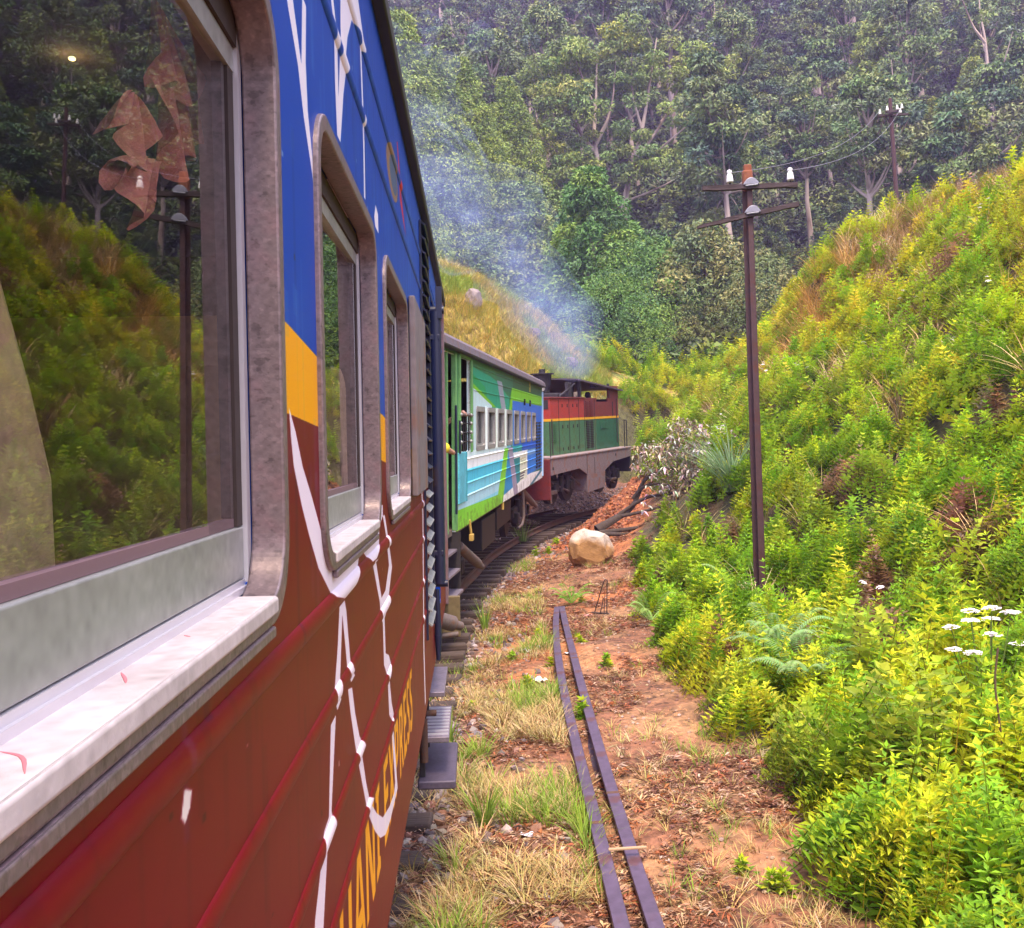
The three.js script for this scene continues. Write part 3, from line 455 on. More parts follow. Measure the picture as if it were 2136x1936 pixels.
// ---------------------------------------------------------------- second coach
const c2 = vehicle('passenger_coach', 'green and cyan painted passenger coach with eight side windows, coupled behind the locomotive', 'train coach',
  [0.9905782, -0.06454913, 0.12078178], [0.06095877, 0.99758824, 0.03319232], [0.12263302, 0.02551688, -0.992124], [-0.79867151, 1.52570328, -13.0], 1.4, 1.18);
const paint2 = canvasTex(2048, 512, (x, W, H) => {
  const A = -3.5, B = 13, X = s => (s - A) / (B - A) * W, Y = h => (1 - (h + 0.08) / 2.6) * H;
  const P = (col, pts) => { x.fillStyle = col; x.beginPath(); pts.forEach((p, i) => i ? x.lineTo(X(p[0]), Y(p[1])) : x.moveTo(X(p[0]), Y(p[1]))); x.closePath(); x.fill(); };
  const R = (col, s0, h0, s1, h1) => P(col, [[s0, h0], [s1, h0], [s1, h1], [s0, h1]]);
  R('#2d7a52', A, -0.1, B, 2.6);
  P('#12a07c', [[1.4, 2.3], [3.2, 2.25], [4.0, 2.2], [5.8, 1.95], [5.8, 1.7], [1.4, 1.7]]); P('#0f9f5a', [[1.4, 2.2], [2.6, 2.05], [3, 1.8], [1.4, 1.95]]);
  P('#2f6f58', [[3.6, 2.4], [6.4, 2.4], [6.4, 2.1], [5.2, 2.05], [4.2, 2.25]]); R('#2b5a40', 6.4, 2.17, 13, 2.45); R('#b5a23a', 9.6, 2.2, 9.9, 2.45);
  P('#7cc51e', [[1.4, 2.06], [3.95, 1.74], [3.1, 1.74], [1.4, 1.98]]); P('#c9e6ea', [[1.4, 1.99], [3.4, 1.76], [3.4, 1.0], [1.4, 1.0]]);
  P('#9aa0ae', [[4.05, 2.22], [4.7, 2.22], [5.3, 1.7], [4.65, 1.7]]);
  P('#7fd02c', [[6.2, 2.17], [13, 2.17], [13, 1.93], [6.35, 1.92], [6.2, 1.7], [5.75, 1.72]]); R('#2f70d8', 6.3, 1.0, 13, 1.92); R('#3f9a66', 3.6, 1.02, 5.75, 1.72); R('#54a3b4', 5.75, 1.0, 6.4, 1.72);
  // lower half
  R('#86ddf0', A, -0.1, 6, 1.05); R('#fafdfe', A, 0.80, 5.6, 0.99); R('#dcf6fa', A, 0.98, 5.4, 1.06); R('#4accec', A, 0.60, 5.4, 0.80); R('#78d9f2', A, 0.42, 5.3, 0.62); R('#b4e6f6', A, 0.26, 5.2, 0.44);
  P('#84d836', [[-0.2, -0.1], [-0.2, 0.28], [0.4, 0.27], [4.1, 0.19], [5.0, 0.99], [5.6, 0.99], [4.72, -0.1]]);
  P('#1b93cf', [[4.72, -0.1], [5.6, 0.98], [7.2, 0.98], [7.3, -0.1]]); P('#fbfbfb', [[4.7, -0.1], [4.85, 0.12], [7, 0.2], [9, 0.3], [13, 0.22], [13, -0.1]]);
  P('#a49bb4', [[5.55, 0.99], [6.25, 0.99], [7.35, -0.1], [6.6, -0.1]]); P('#1b8a94', [[6.35, 0.98], [6.45, 0.75], [7.6, 0.75], [7.6, 0.23], [7.1, 0.2], [6.9, 0.4], [6.4, 0.8]]);
  R('#1ba5a8', 6.4, 0.88, 8.2, 1.0); R('#1a62d6', 8.0, 0.85, 13, 1.05); P('#f4f9fa', [[6.4, 0.87], [9.2, 0.86], [9.2, 0.75], [6.5, 0.74]]); R('#eef3df', 7.6, 0.22, 9.1, 0.78); R('#2a83e2', 9.1, 0.28, 13, 0.84); R('#7fb6ee', 9.1, 0.72, 11, 0.84);
  P('#2d7f9e', [[8.2, -0.1], [9.2, -0.1], [13, 0.2], [13, 0.28]]);
  // small greenish block print and dark lines, too far to read
  x.fillStyle = '#b9a63c'; for (const [s, h] of [[7.72, 0.7], [8.1, 0.71], [8.5, 0.71]]) x.fillRect(X(s), Y(h), 26, 5);
  x.fillStyle = '#7ea05a'; for (let k = 0; k < 7; k++) { x.fillRect(X(7.75 + k * 0.16), Y(0.66), 7, k % 3 ? 22 : 14); x.fillRect(X(7.75 + k * 0.16), Y(0.46), 6, 12); }
  x.fillStyle = '#2b2450'; for (let k = 0; k < 3; k++) x.fillRect(X(7.62), Y(0.385 - k * 0.055), 120 - k * 18, 5);
  const r0 = seed; seed = 4; for (let i = 0; i < 1500; i++) { x.fillStyle = pick(['rgba(30,30,40,0.09)', 'rgba(255,255,255,0.08)', 'rgba(90,60,30,0.10)', 'rgba(40,30,20,0.10)']); x.fillRect(rr(0, W), rr(0, H), rr(1, 5), rr(8, 90)); } for (let i = 0; i < 500; i++) { x.fillStyle = 'rgba(60,42,30,0.16)'; x.fillRect(rr(0, W), H - rr(5, 60), rr(2, 14), rr(6, 40)); } seed = r0;
});
paint2.repeat.set(1 / 16.5, 1 / 2.6); paint2.offset.set(3.5 / 16.5, 0.08 / 2.6);
const coach2Paint = std([1, 1, 1], 0.5, 0, { map: paint2 });
{
  const v = c2, { b, rb, add, c } = v, E0 = -3.4, E1 = 12.95, green = std([0.03, 0.22, 0.10], 0.55, 0, { map: grainTex }), greenLight = std([0.20, 0.48, 0.16], 0.55, 0, { map: grainTex });
  const W = []; for (let k = 0; k < 8; k++) { const s = 1.66 + k * 1.222; W.push([s, s + 0.86]); }
  const side = poly([[E0, 0.0], [-2.2, 0.0], [-2.2, 2.38], [-0.12, 2.38], [-0.12, 0], [E1, 0.0], [E1, 2.42], [E0, 2.42]]);
  for (const [a, e] of W) side.holes.push(rrect(a, 1.055, e, 1.71, 0.06, THREE.Path));
  side.holes.push(rrect(0.2, 1.06, 1.12, 2.38, 0.02, THREE.Path));
  add('side_panel', plate(side, -0.05, 0), coach2Paint);
  for (const h of [0.95, 0.78, 0.60, 0.42]) add('rib', ribGeo(0.62, E1, h, 0.016, 0.014), coach2Paint);
  for (const h of [1.96, 2.15, 2.32]) add('rib', ribGeo(1.45, E1, h, 0.014, 0.012), coach2Paint);
  const grey = std([0.46, 0.44, 0.44], 0.5, 0.3, { map: grainTex });
  for (const [a, e] of W) {
    const ring = rrect(a - 0.015, 1.04, e + 0.015, 1.725, 0.075); ring.holes.push(rrect(a + 0.045, 1.115, e - 0.055, 1.645, 0.03, THREE.Path));
    const fr = add('window', plate(ring, -0.06, 0.014, 0.003, 5), grey);
    part('sash', v.T([b(-0.05, -0.02, 1.12, 1.64, e - 0.095, e - 0.06), b(-0.05, -0.02, 1.116, 1.14, a + 0.05, e - 0.1)]), M.aluPale, fr);
    const pg = new THREE.PlaneGeometry(e - a - 0.10, 0.525); pg.rotateY(Math.PI / 2); pg.translate(-0.055, 1.372, -(a + e - 0.055) / 2); part('pane', v.T(pg), M.glass, fr);
  }
  add('window_post', W.slice(0, 3).map(([a, e]) => b(0.0, 0.02, 1.04, 1.73, e + 0.10, e + 0.22)), std([0.80, 0.88, 0.88], 0.5));
  // roof with a rolled eave
  const arc = []; for (let k = 0; k <= 18; k++) { const a = k / 18 * Math.PI; arc.push([Math.cos(a) * 1.5, Math.pow(Math.sin(a), 0.7) * 0.34]); } for (let k = 18; k >= 0; k--) { const a = k / 18 * Math.PI; arc.push([Math.cos(a) * 1.46, Math.pow(Math.sin(a), 0.7) * 0.30 - 0.02]); }
  const rg = new THREE.ExtrudeGeometry(poly(arc), { depth: E1 - E0 + 0.1, bevelEnabled: false }); rg.translate(-1.4, 2.44, -E1 - 0.05); add('roof', uvBox(rg), std([0.15, 0.125, 0.155], 0.75, 0, { map: rustTex }));
  add('gutter', [rb(0.0, 0.095, 2.415, 2.445, E0, E1 + 0.04, 0.008)], M.black);
  add('far_side', [b(-2.8, -2.75, 0, 2.42, E0, E1)], M.interior); add('floor', [b(-2.74, -0.051, -0.05, 0.03, E0, E1)], M.interior); add('end_wall', [b(-2.74, -0.051, 0.03, 2.6, E1 - 0.05, E1 - 0.003), b(-2.74, -0.051, 0.03, 2.6, E0 + 0.003, E0 + 0.05)], M.interior);
  add('partition', [b(-2.74, -0.9, 0.03, 2.42, -0.1, -0.06), b(-2.74, -0.9, 0.03, 2.42, 1.3, 1.34)], M.brownDark);
  // entrance: posts, half-open leaf, grab rails
  add('door_post', [rb(-0.05, 0.02, 0.02, 2.4, -0.14, -0.04, 0.01), rb(-0.05, 0.02, 0.02, 2.4, -2.25, -2.17, 0.01), rb(-0.06, -0.01, 0.02, 2.4, -0.62, -0.56, 0.01)], greenLight);
  const leafTop = add('door_leaf', [b(-0.17, -0.13, 1.05, 2.3, -1.35, -0.75)], green);
  part('lower_panel', v.T([b(-0.17, -0.128, 0.2, 1.05, -1.35, -0.75), b(-0.16, -0.11, 0.22, 1.05, -0.5, -0.16)]), std([0.10, 0.50, 0.68], 0.5), leafTop);
  part('door_window', v.T([b(-0.125, -0.122, 1.3, 2.1, -1.25, -0.85)]), M.black, leafTop);
  add('grab_rail', [c([0.03, 0.25, -0.22], [0.03, 1.7, -0.22], 0.016), c([0.03, 0.25, -1.5], [0.03, 1.7, -1.5], 0.016), c([0.04, 1.05, 0.02], [0.04, 1.5, 0.02], 0.014)], M.navy);
  // tall opening with half door, rail and crossed bars
  add('opening_frame', [rb(-0.03, 0.03, 1.04, 2.4, 0.1, 0.2, 0.008), rb(-0.03, 0.03, 1.04, 2.4, 1.12, 1.2, 0.008), b(-0.03, 0.02, 2.38, 2.42, 0.2, 1.12)], greenLight);
  add('half_door', [rb(0.001, 0.03, 0.36, 1.06, 0.02, 0.6, 0.008)], std([0.14, 0.62, 0.78], 0.5, 0, { map: grainTex }));
  add('door_edge', [b(0.0, 0.034, 0.36, 1.06, 0.6, 0.64)], std([0.02, 0.30, 0.36], 0.5));
  add('top_rail', [c([0.02, 1.58, 0.16], [0.02, 1.58, 1.16], 0.022)], M.gearPale);
  for (const h of [1.2, 1.33, 1.46]) add('bar', [c([0.0, h, 0.18], [0.0, h, 1.14], 0.009)], M.gear);
  for (const s of [0.5, 0.66, 0.98]) add('bar', [c([0.0, 1.06, s], [0.0, 1.58, s], 0.010)], M.gear);
  const kn = []; for (const h of [1.2, 1.33, 1.46, 1.58]) for (const s of [0.16, 1.0]) kn.push(new THREE.SphereGeometry(0.028, 8, 6).translate(0.03, h, -s)); kn.forEach(k => add('bar_knob', k, M.aluPale));
  // louvred panel near the far end
  for (let k = 0; k < 15; k++) for (const s of [11.15, 11.9]) add('louvre', [b(0.002, 0.03, 0.34 + k * 0.08, 0.375 + k * 0.08, s, s + 0.5)], M.navy);
  add('corner_trim', [c([0.0, 0.05, 12.9], [0.0, 2.3, 12.9], 0.04)], std([0.35, 0.55, 0.8], 0.5));
  add('roof_hook', [c([0.02, 1.86, 8.4], [0.02, 2.0, 8.4], 0.02), c([0.02, 1.86, 9.6], [0.02, 2.0, 9.6], 0.02)], M.black);
  // entrance steps
  for (const [h, o] of [[-0.24, -0.02], [-0.5, 0.02], [-0.78, 0.06]]) add('step', [rb(o - 0.2, o + 0.04, h - 0.02, h + 0.015, -1.3, -0.12, 0.005)], M.tread);
  add('step_side', [b(-0.16, 0.06, -0.8, 0.0, -0.115, -0.09), b(-0.16, 0.06, -0.8, 0.0, -1.33, -1.305)], M.gear);
  // running gear in the shade under the body
  add('underframe', [b(-2.6, -0.25, -0.16, -0.03, E0, E1)], M.black);
  for (const s of [-0.6, 1.6, 9.2, 11.4]) { add('wheel', [c([-0.62, -0.72, s], [-0.49, -0.72, s], 0.45, 0.45, 28), c([-0.49, -0.72, s], [-0.40, -0.72, s], 0.12)], M.gear); }
  for (const s of [0.5, 10.3]) { add('bogie_frame', [rb(-0.42, -0.3, -0.72, -0.5, s - 1.4, s + 1.4, 0.03), b(-0.42, -0.3, -0.5, -0.3, s - 0.3, s + 0.3)], M.gear); add('spring', [c([-0.28, -0.75, s - 0.45], [-0.28, -0.35, s - 0.45], 0.09), c([-0.28, -0.75, s + 0.45], [-0.28, -0.35, s + 0.45], 0.09)], M.gear); add('axle_box', [rb(-0.32, -0.2, -0.85, -0.6, s - 1.25, s - 0.95, 0.03), rb(-0.32, -0.2, -0.85, -0.6, s + 0.95, s + 1.25, 0.03)], M.gear); }
  add('damper', [c([-0.12, -0.30, 0.75], [-0.02, -0.72, 1.9], 0.075), c([-0.02, -0.72, 1.9], [0.0, -0.80, 2.15], 0.05)], M.gearPale);
  add('damper', [c([-0.25, -0.1, 9.9], [-0.1, -0.55, 11.3], 0.08), c([-0.1, -0.55, 11.3], [-0.05, -0.66, 11.7], 0.05)], M.gearPale);
  add('battery_box', [rb(-0.7, -0.12, -0.68, -0.16, 3.0, 4.6, 0.02), rb(-0.8, -0.2, -0.6, -0.16, 5.4, 7.6, 0.02)], M.black);
  add('air_pipe', [v.sw([[-0.05, 0.0, 8.55], [-0.04, -0.3, 8.6], [-0.03, -0.62, 8.62], [-0.06, -0.8, 8.5], [-0.12, -0.86, 8.2]], 0.035, 8)], M.gearPale);
  add('yellow_cock', [c([0.0, 0.05, 1.0], [0.02, -0.2, 1.05], 0.02), rb(-0.01, 0.05, -0.26, -0.16, 1.0, 1.12, 0.01), c([-0.02, 0.0, 4.85], [-0.02, -0.14, 4.85], 0.03)], std([0.5, 0.33, 0.08], 0.6));
  add('coupling', [c([-1.4, -0.2, 12.9], [-1.4, -0.2, 13.7], 0.09), c([-0.5, -0.15, 12.9], [-0.5, -0.15, 13.5], 0.1)], M.black);
  const bell = []; for (let k = 0; k < 6; k++) bell.push(rb(-1.95, -0.85, 0.0, 2.2, 12.98 + k * 0.09, 13.03 + k * 0.09, 0.02)); add('gangway_bellows', bell, M.black);
}

// ---------------------------------------------------------------- locomotive
const lo = vehicle('diesel_locomotive', 'red and green diesel locomotive with yellow stripe and grey frame leading the train', 'locomotive',
  [0.90291243, -0.04499692, 0.42746277], [0.02939821, 0.99864136, 0.04302543], [0.42881801, 0.02628156, -0.90300852], [0.90692183, 2.44809834, -27.0], 1.1, 1.5);
{
  const v = lo, { b, rb, add, c } = v;
  const red = std([0.42, 0.045, 0.038], 0.6, 0, { map: rustTex }), redDark = std([0.19, 0.03, 0.03], 0.65, 0, { map: rustTex }), green = std([0.065, 0.19, 0.09], 0.6, 0, { map: rustTex }), greenD = std([0.022, 0.135, 0.075], 0.55, 0, { map: rustTex }), yel = std([0.70, 0.36, 0.02], 0.5), grey = std([0.25, 0.195, 0.215], 0.65, 0.05, { map: rustTex }), roofM = std([0.11, 0.088, 0.12], 0.7, 0, { map: rustTex }), dark = std([0.03, 0.026, 0.032], 0.7, 0, { map: grainTex });
  const s0 = 0.57, sc = 3.0, s1 = 6.55, wL = -2.2, hs = 0.98, ht = 1.60;
  // hood and cab lower walls: green below, red above, yellow line between
  add('hood', [b(wL, 0, -0.04, hs - 0.035, s0, 4.35)], green);
  add('hood_top', [b(wL, 0, hs + 0.035, ht, s0, sc - 0.02), b(wL, 0, hs + 0.035, ht, sc - 0.02, 3.3)], red);
  add('hood_lid', [rb(wL - 0.03, 0.035, ht, ht + 0.045, s0 - 0.03, sc + 0.3, 0.012)], redDark);
  add('yellow_line', [b(wL - 0.004, 0.006, hs - 0.035, hs + 0.035, s0 - 0.006, s1 + 0.004)], yel);
  const cw = poly([[3.3, hs + 0.035], [4.42, hs + 0.035], [4.42, 1.03], [5.5, 1.03], [5.5, hs + 0.035], [s1, hs + 0.035], [s1, 2.02], [5.62, 2.02], [5.62, ht + 0.02], [5.5, ht + 0.02], [5.5, 1.5], [4.42, 1.5], [4.42, ht + 0.02], [3.3, ht + 0.02]]);
  add('cab_side', [plate(cw, -0.05, 0)], redDark); add('cab_side', [plate(cw, wL, wL + 0.05)], redDark);
  add('cab_lower', [b(wL, 0, -0.04, hs - 0.035, 4.35, s1)], greenD);
  add('cab_floor', [b(wL + 0.06, -0.06, 0.96, 1.0, 3.3, s1 - 0.06)], dark);
  add('cab_end', [b(wL + 0.05, -0.05, 1.0, ht, s1 - 0.05, s1), b(wL + 0.05, -0.05, 1.0, ht, 3.3, 3.34)], dark);
  add('cab_post', [rb(-0.09, 0.002, ht, 2.14, sc - 0.02, sc + 0.10, 0.01), rb(wL, wL + 0.09, ht, 2.14, sc - 0.02, sc + 0.10, 0.01), rb(wL, wL + 0.09, ht, 2.1, s1 - 0.1, s1, 0.01), b(-0.12, 0.001, ht, 2.1, 2.05, 2.3), b(-0.5, -0.42, ht, 2.1, sc + 0.02, sc + 0.5)], dark);
  add('cab_post', [rb(-0.08, 0.003, ht, 2.1, s1 - 0.9, s1 - 0.84, 0.008)], dark);
  // roof of the cab, sagging a little towards the far end
  const rs = []; for (let k = 0; k <= 12; k++) { const u = k / 12; rs.push([wL - 0.1 + u * 2.42, 2.20 + Math.sin(u * Math.PI) * 0.06]); } for (let k = 12; k >= 0; k--) { const u = k / 12; rs.push([wL - 0.1 + u * 2.42, 2.155 + Math.sin(u * Math.PI) * 0.05]); }
  const rg = new THREE.ExtrudeGeometry(poly(rs), { depth: s1 + 0.2 - 2.55, bevelEnabled: false }); rg.translate(0, 0, -s1 - 0.2); rg.rotateX(0.0); { const p = rg.attributes.position; for (let i = 0; i < p.count; i++) p.setY(i, p.getY(i) - Math.max(0, -p.getZ(i) - 2.6) * 0.072); rg.computeVertexNormals(); }
  add('cab_roof', uvBox(rg), roofM);
  add('roof_bracket', [v.c([-0.02, ht + 0.05, 1.3], [-0.02, 2.05, 2.6], 0.03), b(-0.2, -0.02, 1.98, 2.06, 4.4, 4.7)], dark);
  // chimney
  const cs = 2.05, co = -0.85; add('chimney', [c([co, 2.0, cs], [co, 2.36, cs], 0.25, 0.29, 24), c([co, 2.355, cs], [co, 2.39, cs], 0.36, 0.36, 24), c([co, 2.39, cs], [co, 2.52, cs], 0.10, 0.10, 16), c([co, 1.62, cs], [co, 2.0, cs], 0.2, 0.22, 20), rb(co - 0.5, co + 0.6, 1.63, 1.78, cs - 0.3, cs + 0.5, 0.04)], dark);
  add('horn', [c([co + 0.12, 1.92, cs - 0.35], [co + 0.12, 1.92, cs - 0.2], 0.09, 0.05)], M.aluPale);
  // panels, louvres, doors on the hood side
  for (const s of [1.18, 2.0, 2.8, 3.28, 4.2]) add('panel_joint', [b(0.0005, 0.008, -0.02, ht - 0.02, s, s + 0.025)], dark);
  for (const [s, n, h0] of [[0.72, 10, 0.35], [3.42, 16, 0.05], [3.78, 16, 0.05]]) for (let k = 0; k < n; k++) add('louvre', [b(0.0, 0.022, h0 + k * 0.055, h0 + 0.03 + k * 0.055, s, s + 0.27)], s < 1 ? green : dark);
  for (const s of [3.42, 3.78]) for (let k = 0; k < 9; k++) add('louvre', [b(0.0, 0.022, 1.05 + k * 0.055, 1.08 + k * 0.055, s, s + 0.27)], redDark);
  for (const s of [1.45, 1.85, 2.3, 2.65]) for (const h of [0.06, 0.72, 1.34]) add('latch', [rb(0.0, 0.02, h, h + 0.1, s, s + 0.035, 0.004)], dark);
  add('cab_plate', [rb(0.0, 0.025, 0.62, 0.84, 4.72, 5.32, 0.006)], greenD);
  add('end_window', [b(-1.2, -0.06, 1.3, 1.56, s0 - 0.012, s0 - 0.001)], dark);
  add('handrail', [c([0.05, 0.0, s0 - 0.02], [0.05, 1.0, s0 - 0.02], 0.016), c([0.36, -0.05, -0.35], [0.36, 0.95, -0.35], 0.014), c([0.03, 1.02, 5.9], [0.03, 1.5, 5.9], 0.014), c([0.03, 0.1, 6.3], [0.03, 1.6, 6.3], 0.014)], M.gear);
  add('end_rail', [c([0.3, -0.05, 6.25], [0.3, 0.86, 6.25], 0.018), c([0.3, -0.05, 6.48], [0.3, 0.86, 6.48], 0.018), c([0.3, 0.86, 6.25], [0.3, 0.86, 6.48], 0.018), c([-1.9, -0.05, 6.48], [-1.9, 0.86, 6.48], 0.018)], M.black);
  // footplate and frame with the two bogie cut-outs
  add('footplate', [rb(-2.6, 0.42, -0.09, -0.045, -0.45, 6.62, 0.008)], std([0.36, 0.29, 0.31], 0.6, 0, { map: rustTex }));
  const val = [[-0.42, -0.092], [6.58, -0.092], [6.56, -0.37], [4.75, -0.45], [3.95, -0.68], [3.9, -1.20], [2.36, -1.25], [2.36, -0.70], [1.72, -0.48], [-0.42, -0.54]];
  add('frame', [plate(poly(val), 0.36, 0.4), plate(poly(val), -2.58, -2.54)], grey);
  for (const [s, h, d] of [[2.34, -0.68, 0.56], [3.0, -0.72, 0.5]]) add('frame_joint', [b(0.4, 0.406, h, h + d, s, s + 0.02)], dark);
  add('frame_hole', [b(0.4, 0.404, -0.4, -0.32, -0.34, -0.24), b(0.4, 0.404, -0.28, -0.2, 4.95, 5.05)], dark);
  add('frame_box', [rb(-0.3, 0.355, -1.2, -0.3, 2.4, 3.86, 0.02)], grey);
  add('buffer_beam', [rb(-2.5, 0.38, -1.22, -0.1, -0.52, -0.43, 0.01)], std([0.20, 0.03, 0.035], 0.65, 0, { map: rustTex }));
  add('buffer', [c([-0.1, -0.5, -0.95], [-0.1, -0.5, -0.5], 0.11), c([-0.1, -0.5, -0.98], [-0.1, -0.5, -0.94], 0.2)], M.black);
  add('beam_end', [rb(-2.5, 0.38, -0.9, -0.1, 6.52, 6.6, 0.01)], M.black);
  for (const s of [0.45, 1.65, 4.5, 5.8]) { add('wheel', [c([-0.12, -0.95, s], [0.02, -0.95, s], 0.48, 0.48, 26), c([0.02, -0.95, s], [0.06, -0.95, s], 0.3, 0.26, 20)], M.gear); add('axle_box', [rb(0.06, 0.2, -1.08, -0.82, s - 0.16, s + 0.16, 0.03)], M.gear); }
  for (const s of [1.05, 5.15]) add('bogie_frame', [rb(0.05, 0.14, -0.92, -0.76, s - 1.0, s + 1.0, 0.03), v.c([0.15, -1.1, s - 0.25], [0.15, -0.65, s - 0.25], 0.08), v.c([0.15, -1.1, s + 0.25], [0.15, -0.65, s + 0.25], 0.08)], M.gear);
  add('brake_rigging', [v.c([0.12, -0.8, 0.2], [0.2, -1.12, 1.3], 0.03), v.c([0.14, -0.7, 1.6], [0.2, -1.0, 2.2], 0.03), rb(0.05, 0.24, -1.12, -1.0, -0.25, 0.35, 0.02), v.c([0.22, -1.35, -0.1], [0.22, -1.1, -0.1], 0.03), v.c([0.16, -0.8, 4.2], [0.2, -1.2, 5.4], 0.03), rb(0.1, 0.24, -1.1, -1.02, 5.0, 5.5, 0.02)], M.gearPale);
}

// ---------------------------------------------------------------- foliage builders
class Leaves { // raw triangles with vertex colours
  constructor() { this.p = []; this.c = []; }
  tri(a, b, c, k) { this.p.push(a[0], a[1], a[2], b[0], b[1], b[2], c[0], c[1], c[2]); for (let i = 0; i < 3; i++) this.c.push(k[0], k[1], k[2]); }
  geo() { const g = new THREE.BufferGeometry(); g.setAttribute('position', new THREE.Float32BufferAttribute(this.p, 3)); g.setAttribute('color', new THREE.Float32BufferAttribute(this.c, 3)); g.computeVertexNormals(); return g; }
  put(t, m, k) { const v = V3(); for (let i = 0; i < t.p.length; i += 3) { v.set(t.p[i], t.p[i + 1], t.p[i + 2]).applyMatrix4(m); this.p.push(v.x, v.y, v.z); this.c.push(t.c[i] * k[0], t.c[i + 1] * k[1], t.c[i + 2] * k[2]); } }
}
const norm3 = a => { const l = Math.hypot(...a) || 1; return [a[0] / l, a[1] / l, a[2] / l]; };
const cross3 = (a, b) => [a[1] * b[2] - a[2] * b[1], a[2] * b[0] - a[0] * b[2], a[0] * b[1] - a[1] * b[0]];
const addS = (a, b, s) => [a[0] + b[0] * s, a[1] + b[1] * s, a[2] + b[2] * s];
function blade(L, at, dir, len, wid, fold, k, up = [0, 1, 0]) { // one pointed leaf, folded along its rib and bent at the tip
  let side = cross3(dir, up); side = Math.hypot(...side) < 1e-3 ? [1, 0, 0] : norm3(side); const nrm = norm3(cross3(side, dir));
  const l = addS(addS(addS(at, dir, len * 0.38), side, wid * 0.62), nrm, fold), r = addS(addS(addS(at, dir, len * 0.38), side, -wid * 0.62), nrm, fold), tip = addS(addS(at, dir, len), [0, -1, 0], len * 0.16);
  L.tri(at, l, tip, k); L.tri(at, tip, r, k);
}
function sprigT(levels, per, len, wid, h) { // leafy shoot: whorls of pointed leaves up a stem, smaller towards the tip
  const L = new Leaves();
  for (let i = 0; i < levels; i++) {
    const t = (i + 0.6) / levels, y = h * t, n = i === levels - 1 ? per + 1 : per, ph = i * 1.9 + rnd();
    for (let k = 0; k < n; k++) {
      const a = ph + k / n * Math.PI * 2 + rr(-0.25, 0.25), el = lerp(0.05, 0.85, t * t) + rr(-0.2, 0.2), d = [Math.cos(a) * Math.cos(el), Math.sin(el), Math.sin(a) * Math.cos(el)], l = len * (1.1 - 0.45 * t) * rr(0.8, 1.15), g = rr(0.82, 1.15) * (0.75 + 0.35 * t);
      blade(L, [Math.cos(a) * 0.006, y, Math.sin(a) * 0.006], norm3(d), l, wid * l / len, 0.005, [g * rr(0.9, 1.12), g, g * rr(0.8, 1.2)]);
    }
  }
  for (let k = 0; k < 3; k++) { const a = k * 2.1, b = a + 2.1, r = 0.006; L.tri([Math.cos(a) * r, -0.1, Math.sin(a) * r], [Math.cos(b) * r, -0.1, Math.sin(b) * r], [0, h, 0], [0.5, 0.35, 0.3]); }
  return L;
}
seed = 31;
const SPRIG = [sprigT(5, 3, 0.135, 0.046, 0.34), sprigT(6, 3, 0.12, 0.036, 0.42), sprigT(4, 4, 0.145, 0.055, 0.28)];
const BROAD = [sprigT(4, 3, 0.12, 0.085, 0.3), sprigT(5, 2, 0.105, 0.08, 0.36)];
const PAL = { lime: [[0.38, 0.55, 0.02], [0.46, 0.58, 0.022], [0.28, 0.47, 0.025], [0.54, 0.60, 0.03], [0.21, 0.39, 0.02]], dead: [[0.34, 0.19, 0.10], [0.28, 0.14, 0.08], [0.40, 0.26, 0.14], [0.24, 0.17, 0.07]], yellow: [[0.60, 0.60, 0.03], [0.52, 0.57, 0.03], [0.42, 0.52, 0.03], [0.66, 0.60, 0.05]], broad: [[0.30, 0.46, 0.025], [0.36, 0.50, 0.03], [0.42, 0.52, 0.04], [0.26, 0.42, 0.03]], };
const vary = c => { const g = rr(0.78, 1.2); return [c[0] * g * rr(0.9, 1.1), c[1] * g, c[2] * g * rr(0.8, 1.25)]; };
function domeSpots(R, n, H = 1) { const r = []; for (let i = 0; i < n; i++) { const u = Math.sqrt(rr(0, 1)), a = rr(0, 6.283), x = Math.cos(a) * u * R, z = Math.sin(a) * u * R, k = rnd() < 0.14 ? rr(1.1, 1.55) : rr(0.5, 1.05), y = R * H * Math.sqrt(Math.max(0, 1 - u * u)) * k; r.push([x * (0.85 + 0.3 * rnd()), y, z * (0.85 + 0.3 * rnd()), u, a]); } return r; }
const _m = new THREE.Matrix4(), _q = new THREE.Quaternion(), _q2 = new THREE.Quaternion();
function leanM(x, y, z, ax, az, lean, spin, s) { _q.setFromAxisAngle(V3(az, 0, -ax).normalize(), -lean); _q2.setFromAxisAngle(V3(0, 1, 0), spin); _q.multiply(_q2); return new THREE.Matrix4().compose(V3(x, y, z), _q.clone(), V3(s, s, s)); }
function shrubGeo(R, n, pal, set) {
  const L = new Leaves(), base = vary(pick(pal));
  for (const [x, y, z, u, a] of domeSpots(R, n, 1.05)) { const c = vary(rnd() < 0.6 ? base : pick(pal)); L.put(pick(set), leanM(x, y * 0.92 - 0.12, z, Math.cos(a), Math.sin(a), u * 0.9 + rr(-0.25, 0.25), rr(0, 6.28), rr(0.5, 0.8)), c); }
  return L.geo();
}
